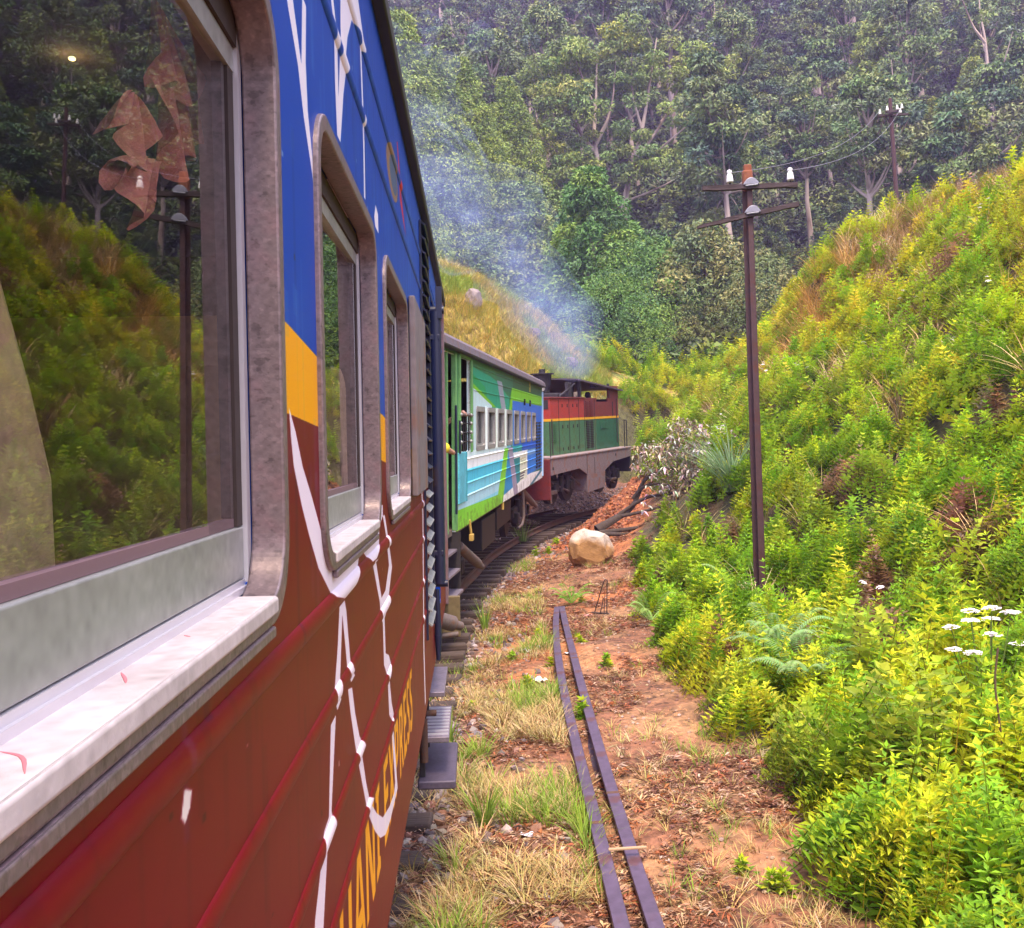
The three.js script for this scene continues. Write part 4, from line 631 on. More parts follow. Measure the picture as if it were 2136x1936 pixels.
function bladesT(n, h, spread, wid, bend, cols) { // grass tuft
  const L = new Leaves();
  for (let i = 0; i < n; i++) {
    const a = rr(0, 6.283), l = h * rr(0.55, 1.1), w = wid * rr(0.7, 1.3), d = [Math.cos(a), 0, Math.sin(a)], s = [-d[2], 0, d[0]], b0 = rr(0, spread * 0.35), bd = bend * rr(0.4, 1.3), c = pick(cols), g = rr(0.8, 1.2), k = [c[0] * g, c[1] * g, c[2] * g];
    let prev = null; const N = 4;
    for (let j = 0; j <= N; j++) { const t = j / N, o = b0 + spread * 0.3 * t + bd * l * t * t, y = l * (t - 0.35 * bd * t * t), ww = w * (1 - t) * 0.5 + 0.0006, p = [d[0] * o, y - 0.02, d[2] * o], q = [addS(p, s, ww), addS(p, s, -ww)]; if (prev) { L.tri(prev[0], prev[1], q[1], k); if (j < N) L.tri(prev[0], q[1], q[0], k); } prev = q; }
  }
  return L;
}
function clusterInto(L, c, r, n, len, wid, col, droop, flat) { // one clump of hanging leaves
  for (let i = 0; i < n; i++) {
    const u = Math.cbrt(rr(0.18, 1)), a = rr(0, 6.283), z = rr(-1, 1), q = Math.sqrt(1 - z * z), p = [c[0] + Math.cos(a) * q * u * r, c[1] + z * u * r * flat, c[2] + Math.sin(a) * q * u * r];
    const a2 = a + rr(-1.2, 1.2), el = rr(-1.1, 0.7) - droop, d = [Math.cos(a2) * Math.cos(el), Math.sin(el), Math.sin(a2) * Math.cos(el)], l = len * rr(0.7, 1.25), w = wid * rr(0.7, 1.3), g = rr(0.75, 1.25), k = [col[0] * g * rr(0.88, 1.14), col[1] * g, col[2] * g * rr(0.85, 1.2)];
    let side = norm3(cross3(d, [rr(-1, 1), rr(-1, 1), rr(-1, 1)])); const m = addS(p, d, l * 0.3), tip = addS(p, d, l);
    L.tri(addS(m, side, w * 0.62), tip, addS(addS(p, d, -l * 0.1), side, -w * 0.55), k);
  }
}
function colored(geo, fn) { const p = geo.attributes.position, c = new Float32Array(p.count * 3); for (let i = 0; i < p.count; i++) c.set(fn(p.getX(i), p.getY(i), p.getZ(i)), i * 3); geo.setAttribute('color', new THREE.BufferAttribute(c, 3)); return geo; }
function barkGeo(list, pale) { let g = merge(list); const d = [0.24, 0.18, 0.16]; return colored(g, (x, y, z) => { const n = fbm(x * 1.6 + y * 0.7 + 11, y * 0.9 + z * 1.6, 4), t = sstep(0.3, 0.52, n); return [lerp(d[0], pale[0], t), lerp(d[1], pale[1], t), lerp(d[2], pale[2], t)]; }); }
const FOREST = [[0.125, 0.20, 0.085], [0.155, 0.235, 0.09], [0.205, 0.275, 0.095], [0.105, 0.17, 0.095], [0.175, 0.225, 0.11], [0.245, 0.30, 0.10]];
const BRIGHT = [[0.25, 0.345, 0.075], [0.22, 0.31, 0.075], [0.29, 0.375, 0.075], [0.19, 0.28, 0.08]], BRIGHT_OLD = [[0.36, 0.45, 0.07], [0.28, 0.39, 0.07], [0.43, 0.48, 0.07], [0.22, 0.33, 0.07]];
const DENSE = [[0.10, 0.215, 0.055], [0.13, 0.25, 0.055], [0.19, 0.30, 0.055], [0.085, 0.17, 0.055]];
// tall eucalyptus: bare pale trunk, forked limbs, clumped open crown near the top; H metres high
function eucalyptus(H, R, clumps, per, leaf, pale, fork = 0.42, low = 0.45, lean = 0.05, pal = FOREST) {
  const trunkPts = []; let x = 0, z = 0; const lx = rr(-lean, lean), lz = rr(-lean, lean);
  for (let i = 0; i <= 8; i++) { trunkPts.push([x, H * 0.93 * i / 8, z]); x += lx * H / 8 + rr(-0.02, 0.02) * H * 0.4; z += lz * H / 8 + rr(-0.02, 0.02) * H * 0.4; }
  const at = t => { const f = clamp(t, 0, 0.999) * 8, i = Math.floor(f), k = f - i; return [0, 1, 2].map(q => lerp(trunkPts[i][q], trunkPts[i + 1][q], k)); };
  const r0 = H * 0.019, wood = [sweep(trunkPts, trunkPts.map((_, i) => lerp(r0, 0.02, Math.pow(i / 8, 0.85))), 7)], L = new Leaves();
  for (let i = 0; i < clumps; i++) {
    const t = low + (1 - low) * Math.pow((i + rr(0, 1)) / clumps, 0.9), shape = Math.sin(Math.PI * clamp((t - low) / (1 - low) * 0.82 + 0.16, 0, 1)), a = i * 2.4 + rr(-0.5, 0.5), rad = R * shape * Math.sqrt(rr(0.08, 1)), base = at(Math.max(fork, t - rr(0.10, 0.2))), top = at(t), c = [top[0] + Math.cos(a) * rad, top[1] + rr(-0.03, 0.05) * H, top[2] + Math.sin(a) * rad];
    if (rad > R * 0.3 && i % 2 === 0) { const mid = [lerp(base[0], c[0], 0.5), lerp(base[1], c[1], 0.35), lerp(base[2], c[2], 0.5)]; wood.push(sweep(curve([base, mid, c], 5), [0, 1, 2, 3, 4, 5].map(k => lerp(r0 * 0.36, 0.015, k / 5)), 5)); }
    const cr = R * rr(0.22, 0.36), col = pick(pal); clusterInto(L, c, cr, Math.round(per * rr(0.8, 1.2)), leaf, leaf * 0.42, vary(col), 0.2, 0.55);
  }
  return { trunk: barkGeo(wood, pale), crown: L.geo() };
}
// dense young tree, leafy nearly to the ground, pointed or rounded
function denseTree(H, R, clumps, per, leaf, pal, point) {
  const L = new Leaves(), wood = [sweep([[0, -0.3, 0], [0.05, H * 0.3, 0], [0, H * 0.6, 0.05], [0, H * 0.94, 0]], [H * 0.016, H * 0.013, H * 0.009, 0.02], 6)];
  for (let i = 0; i < clumps; i++) {
    const t = Math.pow((i + rnd()) / clumps, 0.85), prof = point ? Math.pow(1 - t, 0.75) * Math.min(1, 0.45 + t * 3.2) : Math.sin(Math.PI * (0.14 + 0.84 * t)) , a = i * 2.399, rad = R * prof * (rnd() < 0.75 ? rr(0.72, 1.08) : rr(0.2, 0.7)), c = [Math.cos(a) * rad, H * (0.07 + 0.90 * t), Math.sin(a) * rad];
    const cr = R * rr(0.22, 0.36) * (point ? 1 - 0.5 * t : 1); clusterInto(L, c, cr, Math.round(per * rr(0.8, 1.2)), leaf, leaf * 0.38, pick(pal), 0.2, 0.8);
    if (i % 6 === 0) wood.push(sweep([[0, c[1] - rad * 0.35, 0], [c[0] * 0.9, c[1], c[2] * 0.9]], [0.05, 0.012], 4));
  }
  return { trunk: barkGeo(wood, [0.34, 0.28, 0.25]), crown: L.geo() };
}
function treeThing(name, label, group, t, x, d, s = 1, turn = 0, sink = 0.3, leafM = M.leaf) {
  const g = thing(name, label, 'tree', [x, gy(x, d) - sink, -d], group); g.rotation.y = turn; g.scale.setScalar(s);
  part('trunk', t.trunk, M.bark, g); part('crown', t.crown, leafM, g); return g;
}
function cloneTree(src, x, d, s, turn, sy = 1, sink = 0.3) { const c = src.clone(); c.name = nm(src.name.replace(/_\d+$/, '')); c.position.set(x, gy(x, d) - sink, -d); c.rotation.y = turn; c.scale.set(s, s * sy, s); scene.add(c); return c; }

// ---------------------------------------------------------------- trees
seed = 101;
{ // the great pale-limbed eucalyptus in the middle of the slope
  const H = 19.5, L = new Leaves(), wood = [], tr = curve([[0, -0.5, 0], [-0.35, 4, 0], [-0.7, 7.4, 0.2], [-0.9, 10, 0], [-0.5, 13.5, 0], [-0.2, 17.5, 0.2]], 14);
  wood.push(sweep(tr, tr.map((_, i) => lerp(0.46, 0.05, Math.pow(i / 14, 0.8))), 9));
  const tr2 = curve([[1.5, -0.5, 0.5], [1.2, 3, 0.4], [1.9, 6, 0.3], [3.4, 10.5, 0], [4.4, 15, 0], [5.2, 18.5, 0]], 12); wood.push(sweep(tr2, tr2.map((_, i) => lerp(0.36, 0.04, i / 12)), 8));
  const limb = (pts, r) => { const c = curve(pts, 7); wood.push(sweep(c, c.map((_, i) => lerp(r, 0.025, i / 7)), 6)); return pts[pts.length - 1]; };
  const tips = [limb([[-0.8, 8.6, 0], [-2.3, 11.0, 0.2], [-3.0, 14.2, 0.3]], 0.22), limb([[-0.85, 9.4, 0], [0.6, 12.0, 0.5], [1.4, 16.5, 0.4]], 0.22), limb([[-0.5, 6.4, 0.2], [-3.0, 7.6, 0.8], [-6.6, 11.2, 1]], 0.16), limb([[1.9, 6, 0.3], [4.6, 8.4, 0.6], [8.6, 11.4, 0.5]], 0.2), limb([[2.4, 7.6, 0.2], [5.2, 11, 0.4], [7.8, 16, 0]], 0.18), limb([[-0.2, 3.4, 0], [-3.2, 4.6, 0.6], [-5.6, 6.0, 1.2]], 0.13), limb([[1.5, 4.2, 0.3], [4.6, 5.2, 0.6], [8.4, 7.0, 1]], 0.13), limb([[-2.2, 10.8, 0.2], [-4.8, 13.2, 0], [-6.0, 15.6, 0]], 0.13), limb([[3.4, 10.5, 0], [2.8, 14, -0.4], [3.0, 18.6, 0]], 0.14), limb([[-0.6, 12.6, 0], [-1.8, 15.8, 0.4], [-2.4, 18.4, 0]], 0.12), limb([[5, 11, 0.3], [8.0, 13.4, 0.4], [10.2, 15.0, 0]], 0.11)];
  const cl = [...tips]; for (const t of tips) for (let k = 0; k < 8; k++) cl.push([t[0] + rr(-2.3, 2.3), t[1] + rr(-1.7, 1.3), t[2] + rr(-1.4, 2.0)]);
  for (let k = 0; k < 26; k++) cl.push([rr(-6.5, 8.5), rr(5.5, 11), rr(-1.5, 2.2)]);
  for (let k = 0; k < 26; k++) cl.push([rr(-5.5, 9.5), rr(14, 19.5), rr(-1.5, 1.5)]);
  for (let k = 0; k < 44; k++) cl.push([rr(-5.5, 8), rr(6.5, 17.5), rr(0.6, 2.6)]);
  for (const c of cl) { c[1] = Math.min(c[1], 20.2 - Math.abs(c[0] - 1.5) * 0.42); clusterInto(L, c, rr(0.75, 1.3), 210, 0.34, 0.14, vary(pick([[0.20, 0.285, 0.085], [0.25, 0.325, 0.085], [0.17, 0.25, 0.085], [0.30, 0.36, 0.085]])), 0.3, 0.48); }
  treeThing('eucalyptus_tree', 'great spreading eucalyptus with bare white limbs, tallest in the middle of the hillside', undefined, { trunk: barkGeo(wood, [0.82, 0.74, 0.69]), crown: L.geo() }, 10.0, 85);
}
{ // bright conical trees above the coach roofs, some wrapped in the drifting smoke
  const A = denseTree(15, 3.9, 105, 350, 0.215, BRIGHT, true), B = denseTree(12, 3.4, 80, 150, 0.33, [[0.20, 0.295, 0.09], [0.23, 0.32, 0.09], [0.17, 0.26, 0.09], [0.26, 0.33, 0.09]], true);
  const lab = 'bright conical young tree standing above the coach roof, left of the great eucalyptus', gp = 'bright conical trees above the coach roof';
  const a0 = treeThing('young_tree', lab, gp, A, -6.6, 74, 1.55, 0), b0 = treeThing('young_tree', 'smoke-veiled conical tree at the crest of the yellow grass slope', 'conical trees veiled by the smoke', B, 0.9, 70, 0.86, 1);
  for (const [x, d, s, t, sy] of [[-4.4, 78, 1.4, 2, 0.94], [-5.0, 69, 1.25, 4, 1.0], [-2.2, 80, 1.25, 1, 1.0], [-8, 66, 1.2, 3, 1], [-2.5, 70, 1.05, 5, 1.0], [-5.4, 62, 0.95, 2, 1], [-0.6, 77, 1.0, 4, 1], [1.6, 82, 1.1, 2, 1]]) cloneTree(a0, x, d, s, t, sy);
  for (const [x, d, s, t, sy] of [[2.6, 66, 0.95, 2, 0.9], [2.2, 69, 1.0, 3, 0.9], [4.6, 70, 0.85, 1, 0.95], [5.6, 66, 0.7, 2, 1], [-1.2, 63, 0.8, 3, 0.9], [-0.4, 66, 0.75, 0.5, 0.9], [3.6, 60, 0.5, 5, 0.9], [-3.0, 60, 0.7, 4.4, 0.8], [1.7, 60, 0.55, 3, 0.9], [3.6, 72, 0.8, 1.3, 1], [4.4, 66, 0.6, 2.7, 0.9], [0.2, 59, 0.5, 0, 0.8], [-1.6, 74, 0.85, 0, 1.0]]) cloneTree(b0, x, d, s, t, sy);
}
{ // dense dark rounded trees behind the locomotive
  const D = denseTree(6.4, 2.3, 66, 370, 0.145, DENSE, true), E = denseTree(5, 2.5, 64, 370, 0.14, DENSE, false);
  const lab = 'dense dark green bushy tree in the hollow beyond the locomotive', gp = 'dense bushy trees beyond the locomotive';
  const d0 = treeThing('bushy_tree', lab, gp, D, 5.3, 54, 1.95, 0), e0 = treeThing('bushy_tree', lab, gp, E, 7.0, 52, 1.5, 1);
  for (const [s0, x, d, s, t] of [[e0, 5.7, 49, 1.15, 2], [e0, 8.6, 54, 1.6, 3], [d0, 6.7, 57, 1.6, 4], [e0, 4.4, 57, 1.2, 1], [d0, 7.8, 57.5, 1.5, 2.2], [e0, 9.6, 58, 1.3, 5], [e0, 6.6, 47.5, 0.75, 4], [e0, 4.7, 51, 0.95, 0.4], [d0, 3.9, 61, 1.1, 2]]) cloneTree(s0, x, d, s, t);
  const K = denseTree(5.8, 2.4, 66, 230, 0.2, [[0.14, 0.19, 0.065], [0.19, 0.22, 0.07], [0.24, 0.24, 0.08], [0.11, 0.16, 0.065]], false);
  const k0 = treeThing('broadleaf_tree', 'dull olive broad-leaved tree behind the near telegraph pole', 'olive broad-leaved trees behind the near pole', K, 10.9, 51, 1.35, 0);
  for (const [x, d, s, t] of [[9.2, 48.5, 0.62, 2], [12.8, 54, 1.1, 4], [10.2, 57, 0.9, 1], [14, 52, 1, 3], [12.2, 47.5, 0.75, 5]]) cloneTree(k0, x, d, s, t);
  const P2 = denseTree(10.5, 3.1, 60, 100, 0.5, FOREST, true), P = denseTree(10.5, 3.1, 80, 220, 0.32, [[0.27, 0.35, 0.09], [0.23, 0.31, 0.09], [0.34, 0.40, 0.09]], true);
  treeThing('pointed_tree', 'light pointed tree standing alone at the right above the shrub bank', undefined, P, 47, 93, 1.15, 0, 0.5);
  const p1 = treeThing('pointed_tree', 'pale pointed tree behind the far telegraph pole', 'pale pointed trees around the far pole', P, 39, 97, 1.5, 2, 0.5);
  for (const [x, d, s, t] of [[30, 99, 1.12, 1], [36.5, 88, 0.75, 3], [42.5, 92, 0.8, 4]]) cloneTree(p1, x, d, s, t);
  const q1 = treeThing('small_tree', 'small light green tree low on the slope between the poles', 'small light trees along the foot of the forest', P2, 17.3, 75, 0.42, 5, 0.2);
  for (const [x, d, s, t] of [[14.2, 80, 0.5, 1], [19.5, 72, 0.36, 3], [22, 76, 0.42, 2], [25, 74, 0.38, 4], [28, 78, 0.45, 0], [12.5, 72, 0.4, 2], [16, 68, 0.3, 1], [21, 66, 0.3, 3], [32, 80, 0.4, 1], [37, 76, 0.4, 4]]) cloneTree(q1, x, d, s, t);
}
{ // the eucalyptus forest
  const near = [0, 1, 2, 3].map(k => eucalyptus([19, 15, 21, 14][k], [3.0, 3.0, 3.2, 3.3][k], [54, 48, 56, 48][k], 180, 0.36, [0.70, 0.63, 0.60], 0.5, [0.56, 0.36, 0.6, 0.30][k]));
  const far = [0, 1, 2].map(k => eucalyptus([20, 15, 20][k], [3.2, 3.6, 2.9][k], 38, 95, 0.54, [0.66, 0.59, 0.58], 0.5, [0.54, 0.28, 0.58][k]));
  const bare = eucalyptus(18, 2.8, 9, 60, 0.35, [0.74, 0.66, 0.62], 0.3, 0.58);
  const LB = { near: ['full-crowned pale-trunked eucalyptus in the lower rows of the hillside forest', 'eucalyptus trees in the lower rows of the hillside forest'], far: ['distant small-looking eucalyptus high on the upper part of the forested hillside', 'eucalyptus trees high on the forested hillside'], bare: ['nearly leafless eucalyptus with bare pale trunk among the hillside forest', 'nearly leafless eucalyptus trees in the hillside forest'] };
  const P = { near: near.map(t => ({ t })), far: far.map(t => ({ t })), bare: [{ t: bare }] };
  const plant = (kind, x, d, s, turn, sy) => { const q = pick(P[kind]); if (!q.o) { q.o = treeThing('forest_tree', LB[kind][0], LB[kind][1], q.t, x, d, s, turn, 0.5); q.o.scale.y = s * sy; } else cloneTree(q.o, x, d, s, turn, sy, 0.5); };
  let n = 0;
  for (let d = 66; d < 236;) {
    const step = 6.2 + d * 0.024;
    for (let x = -0.15 * d - 4; x < 0.66 * d + 4; x += step) {
      const px = x + rr(-0.42, 0.42) * step, pd = d + rr(-0.42, 0.42) * step;
      if (Math.abs(px - 11 * pd / 85) < (pd < 78 ? 5.5 : 8.5) && pd < 92) continue;
      if (px < 4 && pd < 84) continue;
      if (Math.hypot(px - 47, pd - 93) < 6) continue;
      const k = rnd(); plant(k < 0.12 ? 'bare' : pd < 108 ? 'near' : 'far', px, pd, rr(0.78, 1.18), rr(0, 6.28), rr(0.88, 1.15)); n++;
    }
    d += step * 0.86;
  }
  console.log('forest trees', n);
  // what grows under the trees: leaf clumps no one could count
  const CL = [0, 1].map(() => { const L = new Leaves(); clusterInto(L, [0, 0.3, 0], 0.9, 140, 0.30, 0.13, [1, 1, 1], 0.1, 0.7); return L.geo(); });
  CL.forEach((g, k) => {
    const N = 5200, im = new THREE.InstancedMesh(g, M.leaf, N); im.name = nm('forest_undergrowth'); im.userData.kind = 'stuff';
    for (let i = 0; i < N; i++) { const d = 47 + 150 * Math.pow(rnd(), 1.5), x = rr(-0.17 * d - 3, 0.66 * d + 4), s = rr(0.7, 1.7) * (d > 90 ? 1.3 : 1); im.setMatrixAt(i, _m.compose(V3(x, gy(x, d) + 0.1, -d), _q.setFromAxisAngle(V3(0, 1, 0), rr(0, 6.28)), V3(s, s * rr(0.7, 1.2), s))); const c = vary(pick([[0.09, 0.14, 0.05], [0.13, 0.18, 0.055], [0.17, 0.22, 0.055], [0.11, 0.13, 0.07]])); im.setColorAt(i, C(...c)); }
    scene.add(im);
  });
}

// ---------------------------------------------------------------- plants of the bank and the strip
seed = 555;
const inView = (x, d) => d > 1.2 && x / d < 0.66 + 1.0 / d && x / d > -0.25;
const stuff = (name, geo, mat, list) => { const im = new THREE.InstancedMesh(geo, mat, list.length); im.name = nm(name); im.userData.kind = 'stuff'; list.forEach((e, i) => { im.setMatrixAt(i, e[0]); im.setColorAt(i, C(...e[1])); }); scene.add(im); return im; };
const DEAD = (x, d) => x > 2.0 && x < 4.9 && d > 19.6 && d < 25.5; // the heap of dead branches and bare soil
const POLE = [3.17, 12.7];
{
  const shrubs = [];
  for (let d = 3.2; d < 47;) {
    const step = d < 12 ? 0.52 : d < 22 ? 0.62 : 0.8;
    for (let x = edgeX(d) + 0.28; x < 22; x += step) {
      const px = x + rr(-0.4, 0.4) * step, pd = d + rr(-0.4, 0.4) * step;
      if (!inView(px, pd) || px < edgeX(pd) + 0.16 || (DEAD(px, pd) && rnd() < 0.9)) continue;
      if (Math.hypot(px - POLE[0], pd - POLE[1]) < 0.4 || (Math.abs(px - POLE[0]) < 0.45 && pd > 11.3 && pd < 12.7)) continue;
      const y = gy(px, pd), dry = fbm(px * 0.55 + 20, pd * 0.55 + y * 0.3, 3);
      const high = sstep(2.2, 5.0, y);
      if (rnd() < (0.02 + 0.4 * high * sstep(0.5, 0.6, dry))) continue; // gaps filled by dry grass
      const dark = rnd() < 0.2;
      shrubs.push([px, pd, y, dark ? 'broad' : pd > 8 && rnd() < 0.07 ? 'dead' : (rnd() < high * 0.85 ? 'yellow' : 'lime'), rr(0.34, 0.62) * (dark ? 1.15 : 1) * (px < edgeX(pd) + 0.5 ? 0.85 : 1) * (pd > 14.5 && pd < 20.8 && px < 4.3 ? 0.6 : 1)]);  // higher shrubs turn yellow, sunlight put into their leaf colour
    }
    d += step * 0.9;
  }
  for (let d = 37; d < 52; d += 0.85) for (let x = 3.4; x < 15; x += 0.85) { const px = x + rr(-0.4, 0.4), pd = d + rr(-0.4, 0.4); if ((trackDist(px, pd) < 2.0 && pd < 36.5) || (px < 3.9 && pd < 39) || (px < 5.2 && pd < 43) || px > edgeX(pd)) continue; shrubs.push([px, pd, gy(px, pd), rnd() < 0.7 ? 'lime' : 'yellow', rr(0.55, 1.0)]); }
  const nearG = {}; for (const k of ['lime', 'yellow', 'broad']) nearG[k] = [0, 1, 2].map(() => shrubGeo(0.5, 105, PAL[k], k === 'broad' ? [...BROAD, SPRIG[1]] : SPRIG));
  const labs = { lime: ['bright lime green leafy shrub on the near bank beside the path', 'lime green shrubs on the near bank'], yellow: ['yellow green leafy shrub on the near bank beside the path', 'yellow green shrubs on the near bank'], broad: ['bush with broad rounded leaves among the narrow-leaved shrubs on the near bank', 'broad-leaved bushes on the near bank'] };
  shrubs.sort((a, b) => a[1] - b[1]);
  const protos = {}, lists = { a: [[], [], []], b: [[], []] }; let count = 0;
  for (const [x, d, y, k, R] of shrubs) {
    if (d < 10.5 && count < 230 && k !== 'dead') {
      count++; const v = Math.floor(rnd() * 3), key = k + v; let o = protos[key];
      if (!o) { o = protos[key] = new THREE.Mesh(nearG[k][v], M.sprig); o.name = nm('leafy_shrub'); tag(o, labs[k][0], 'shrub', labs[k][1]); }
      else { o = o.clone(); o.name = nm('leafy_shrub'); }
      const s = R / 0.5; o.position.set(x, y, -d); o.rotation.set(rr(-0.15, 0.15), rr(0, 6.28), rr(-0.15, 0.15)); o.scale.set(s, s * rr(0.9, 1.35), s); scene.add(o);
      continue;
    }
    const n = Math.round((d < 18 ? 80 : d < 28 ? 46 : 28) * R / 0.5), grow = d < 18 ? 0.78 : d < 28 ? 1.0 : 1.3, base = vary(pick(PAL[k])), hh = rr(0.85, 1.4);
    for (const [dx, dy, dz, u, a] of domeSpots(R, n, hh)) {
      const c = vary(rnd() < 0.6 ? base : pick(PAL[k])), m = leanM(x + dx, y + dy * 0.92 - 0.12, -d + dz, Math.cos(a), Math.sin(a), u * 0.9 + rr(-0.25, 0.25), rr(0, 6.28), rr(0.75, 1.15) * grow);
      if (k === 'broad' && rnd() < 0.7) lists.b[Math.floor(rnd() * 2)].push([m, c]); else lists.a[Math.floor(rnd() * 3)].push([m, c]);
    }
  }
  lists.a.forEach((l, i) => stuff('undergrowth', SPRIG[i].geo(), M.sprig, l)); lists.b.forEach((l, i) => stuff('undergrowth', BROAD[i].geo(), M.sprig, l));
  console.log('shrubs', shrubs.length, 'things', count, 'sprigs', lists.a.reduce((s, l) => s + l.length, 0) + lists.b.reduce((s, l) => s + l.length, 0));
}
{ // grasses
  const STRAW = [[0.54, 0.38, 0.19], [0.42, 0.28, 0.12], [0.66, 0.52, 0.32], [0.34, 0.20, 0.09], [0.40, 0.36, 0.12]], GRN = [[0.22, 0.36, 0.04], [0.30, 0.42, 0.06], [0.16, 0.27, 0.04]], GOLD = [[0.62, 0.48, 0.13], [0.53, 0.45, 0.11], [0.68, 0.52, 0.17], [0.37, 0.40, 0.09]];
  const straw = bladesT(15, 0.25, 0.18, 0.008, 0.95, STRAW).geo(), green = bladesT(11, 0.21, 0.14, 0.009, 0.65, GRN).geo(), gold = bladesT(15, 0.55, 0.3, 0.02, 0.6, GOLD).geo(), tall = bladesT(16, 0.75, 0.3, 0.016, 0.8, [[0.55, 0.36, 0.18], [0.46, 0.28, 0.13], [0.62, 0.46, 0.24], [0.36, 0.30, 0.10]]).geo();
  const M4 = (x, y, z, s, sy = 1) => { _q.setFromAxisAngle(V3(rr(-1, 1), rr(-0.2, 0.2), rr(-1, 1)).normalize(), rr(0, 0.35)); _q2.setFromAxisAngle(V3(0, 1, 0), rr(0, 6.28)); _q.multiply(_q2); return new THREE.Matrix4().compose(V3(x, y, z), _q.clone(), V3(s, s * sy, s)); };
  const g1 = [], g2 = [], g3 = [], g4 = [], flat = [];
  for (let i = 0; i < 21000; i++) {
    const d = 2.5 + 21 * Math.pow(rnd(), 1.6), x = rr(-1.25, edgeX(d) + 0.3); if (!inView(x, d) || x < -1.6 || trackDist(x, d) < 0.9) continue;
    const n = fbm(x * 1.1 + 40, d * 0.9, 4), between = x < 0.36, onTrack = trackDist(x, d) < 1.5, m = fbm(x * 2.4, d * 1.8 + 30, 3), want = between ? (d < 10 ? sstep(0.36, 0.50, n) : 0.6 * sstep(0.46, 0.6, n)) : 0.14 * sstep(0.5, 0.62, n);
    if (rnd() > want * (onTrack ? 0.2 : 1)) continue; if (x > 0.33 && x < 0.68 && rnd() < 0.8) continue;
    const y = gy(x, d); if (m > 0.6 && rnd() < 0.65) g2.push([M4(x, y, -d, rr(0.6, 1.25) * (between ? 1.05 : 0.7)), vary([1, 1, 1])]); else g1.push([M4(x, y, -d, rr(0.5, 1.1) * (between ? 1 : 0.75), rr(0.5, 1)), vary([1, 1, 1])]);
  }
  for (let i = 0; i < 42000; i++) { const d = 2.5 + 24 * Math.pow(rnd(), 1.5), x = rr(-1.9, edgeX(d) + 0.5); if (!inView(x, d) || (trackDist(x, d) < 1.2 && rnd() < 0.5)) continue; if (fbm(x * 1.4 + 9, d * 1.2, 4) < (x > 0.65 ? 0.49 : 0.42)) continue; const s = rr(0.5, 1.4); _q.setFromEuler(new THREE.Euler(rr(-0.35, 0.35), rr(0, 6.28), rr(-0.35, 0.35))); flat.push([new THREE.Matrix4().compose(V3(x, gy(x, d) + 0.012, -d), _q.clone(), V3(s, s, s)), vary(pick([[0.28, 0.13, 0.08], [0.40, 0.23, 0.13], [0.17, 0.085, 0.06], [0.52, 0.36, 0.24], [0.36, 0.13, 0.06], [0.22, 0.11, 0.07]]))]); }
  const lit = new Leaves(); for (let k = 0; k < 5; k++) { const a = rr(0, 6.28); blade(lit, [rr(-0.05, 0.05), rr(0, 0.012), rr(-0.05, 0.05)], norm3([Math.cos(a), rr(-0.05, 0.25), Math.sin(a)]), rr(0.03, 0.075), rr(0.005, 0.012), 0.002, [1, 1, 1]); }
  stuff('leaf_litter', lit.geo(), M.leaf, flat);
  for (let i = 0; i < 30000; i++) { // the dry grassy spur behind the locomotive
    const d = rr(29, 52), x = rr(-9, 4.6); if (gy(x, d) < 1.4 || trackDist(x, d) < 2.5 || x > edgeX(d) - 2.2) continue;
    g3.push([M4(x, gy(x, d), -d, rr(0.5, 1.15), rr(0.7, 1.1)), vary(fbm(x * 0.5, d * 0.5 + 60, 3) > 0.53 ? [0.72, 0.95, 0.7] : [1.0, 0.95, 0.9])]);
  }
  for (let i = 0; i < 16000; i++) { // dry tufts between the shrubs high on the bank
    const d = rr(4, 36), x = rr(edgeX(d) + 0.4, 22); if (!inView(x, d) || DEAD(x, d)) continue; const y = gy(x, d), dry = fbm(x * 0.55 + 20, d * 0.55 + y * 0.3, 3), high = sstep(2.0, 4.5, y);
    const edge = Math.hypot(x - 7.4, (d - 23.6)) < 1.7; if (!edge && rnd() > 0.7 * high * sstep(0.5, 0.58, dry) + 0.02) continue;
    g4.push([M4(x, y, -d, rr(0.6, 1.3)), vary(edge ? [1.15, 1.0, 0.6] : [1, 1, 1])]);
  }
  stuff('dry_grass', straw, M.leaf, g1); stuff('grass', green, M.sprig, g2); stuff('dry_grass', gold, M.leaf, g3); stuff('dry_grass', tall, M.leaf, g4);
  // stones in the ballast
  const st = new THREE.IcosahedronGeometry(0.035, 0); { const p = st.attributes.position; for (let i = 0; i < p.count; i++) { const k = 0.7 + 0.6 * h2(Math.round(p.getX(i) * 999), Math.round(p.getY(i) * 999 + p.getZ(i) * 500)); p.setXYZ(i, p.getX(i) * k, p.getY(i) * k * 0.7, p.getZ(i) * k); } st.computeVertexNormals(); }
  const sl = []; for (let i = 0; i < 22000; i++) { const u = rr(0.18, 0.9), p = trackCurve.getPointAt(u), t = trackCurve.getTangentAt(u), o = rr(-1.5, 1.5) + (rnd() < 0.35 ? rr(0, 0.9) : 0), x = p.x - t.z * o, z = p.z + t.x * o; if (!inView(x, -z)) continue; const s = rr(0.4, 1.3); _q.setFromEuler(new THREE.Euler(rr(0, 6), rr(0, 6), rr(0, 6))); sl.push([new THREE.Matrix4().compose(V3(x, gy(x, -z) + 0.01, z), _q.clone(), V3(s, s, s)), vary(pick([[0.16, 0.12, 0.12], [0.24, 0.19, 0.18], [0.11, 0.08, 0.08], [0.36, 0.29, 0.26], [0.26, 0.13, 0.08]]))]); }
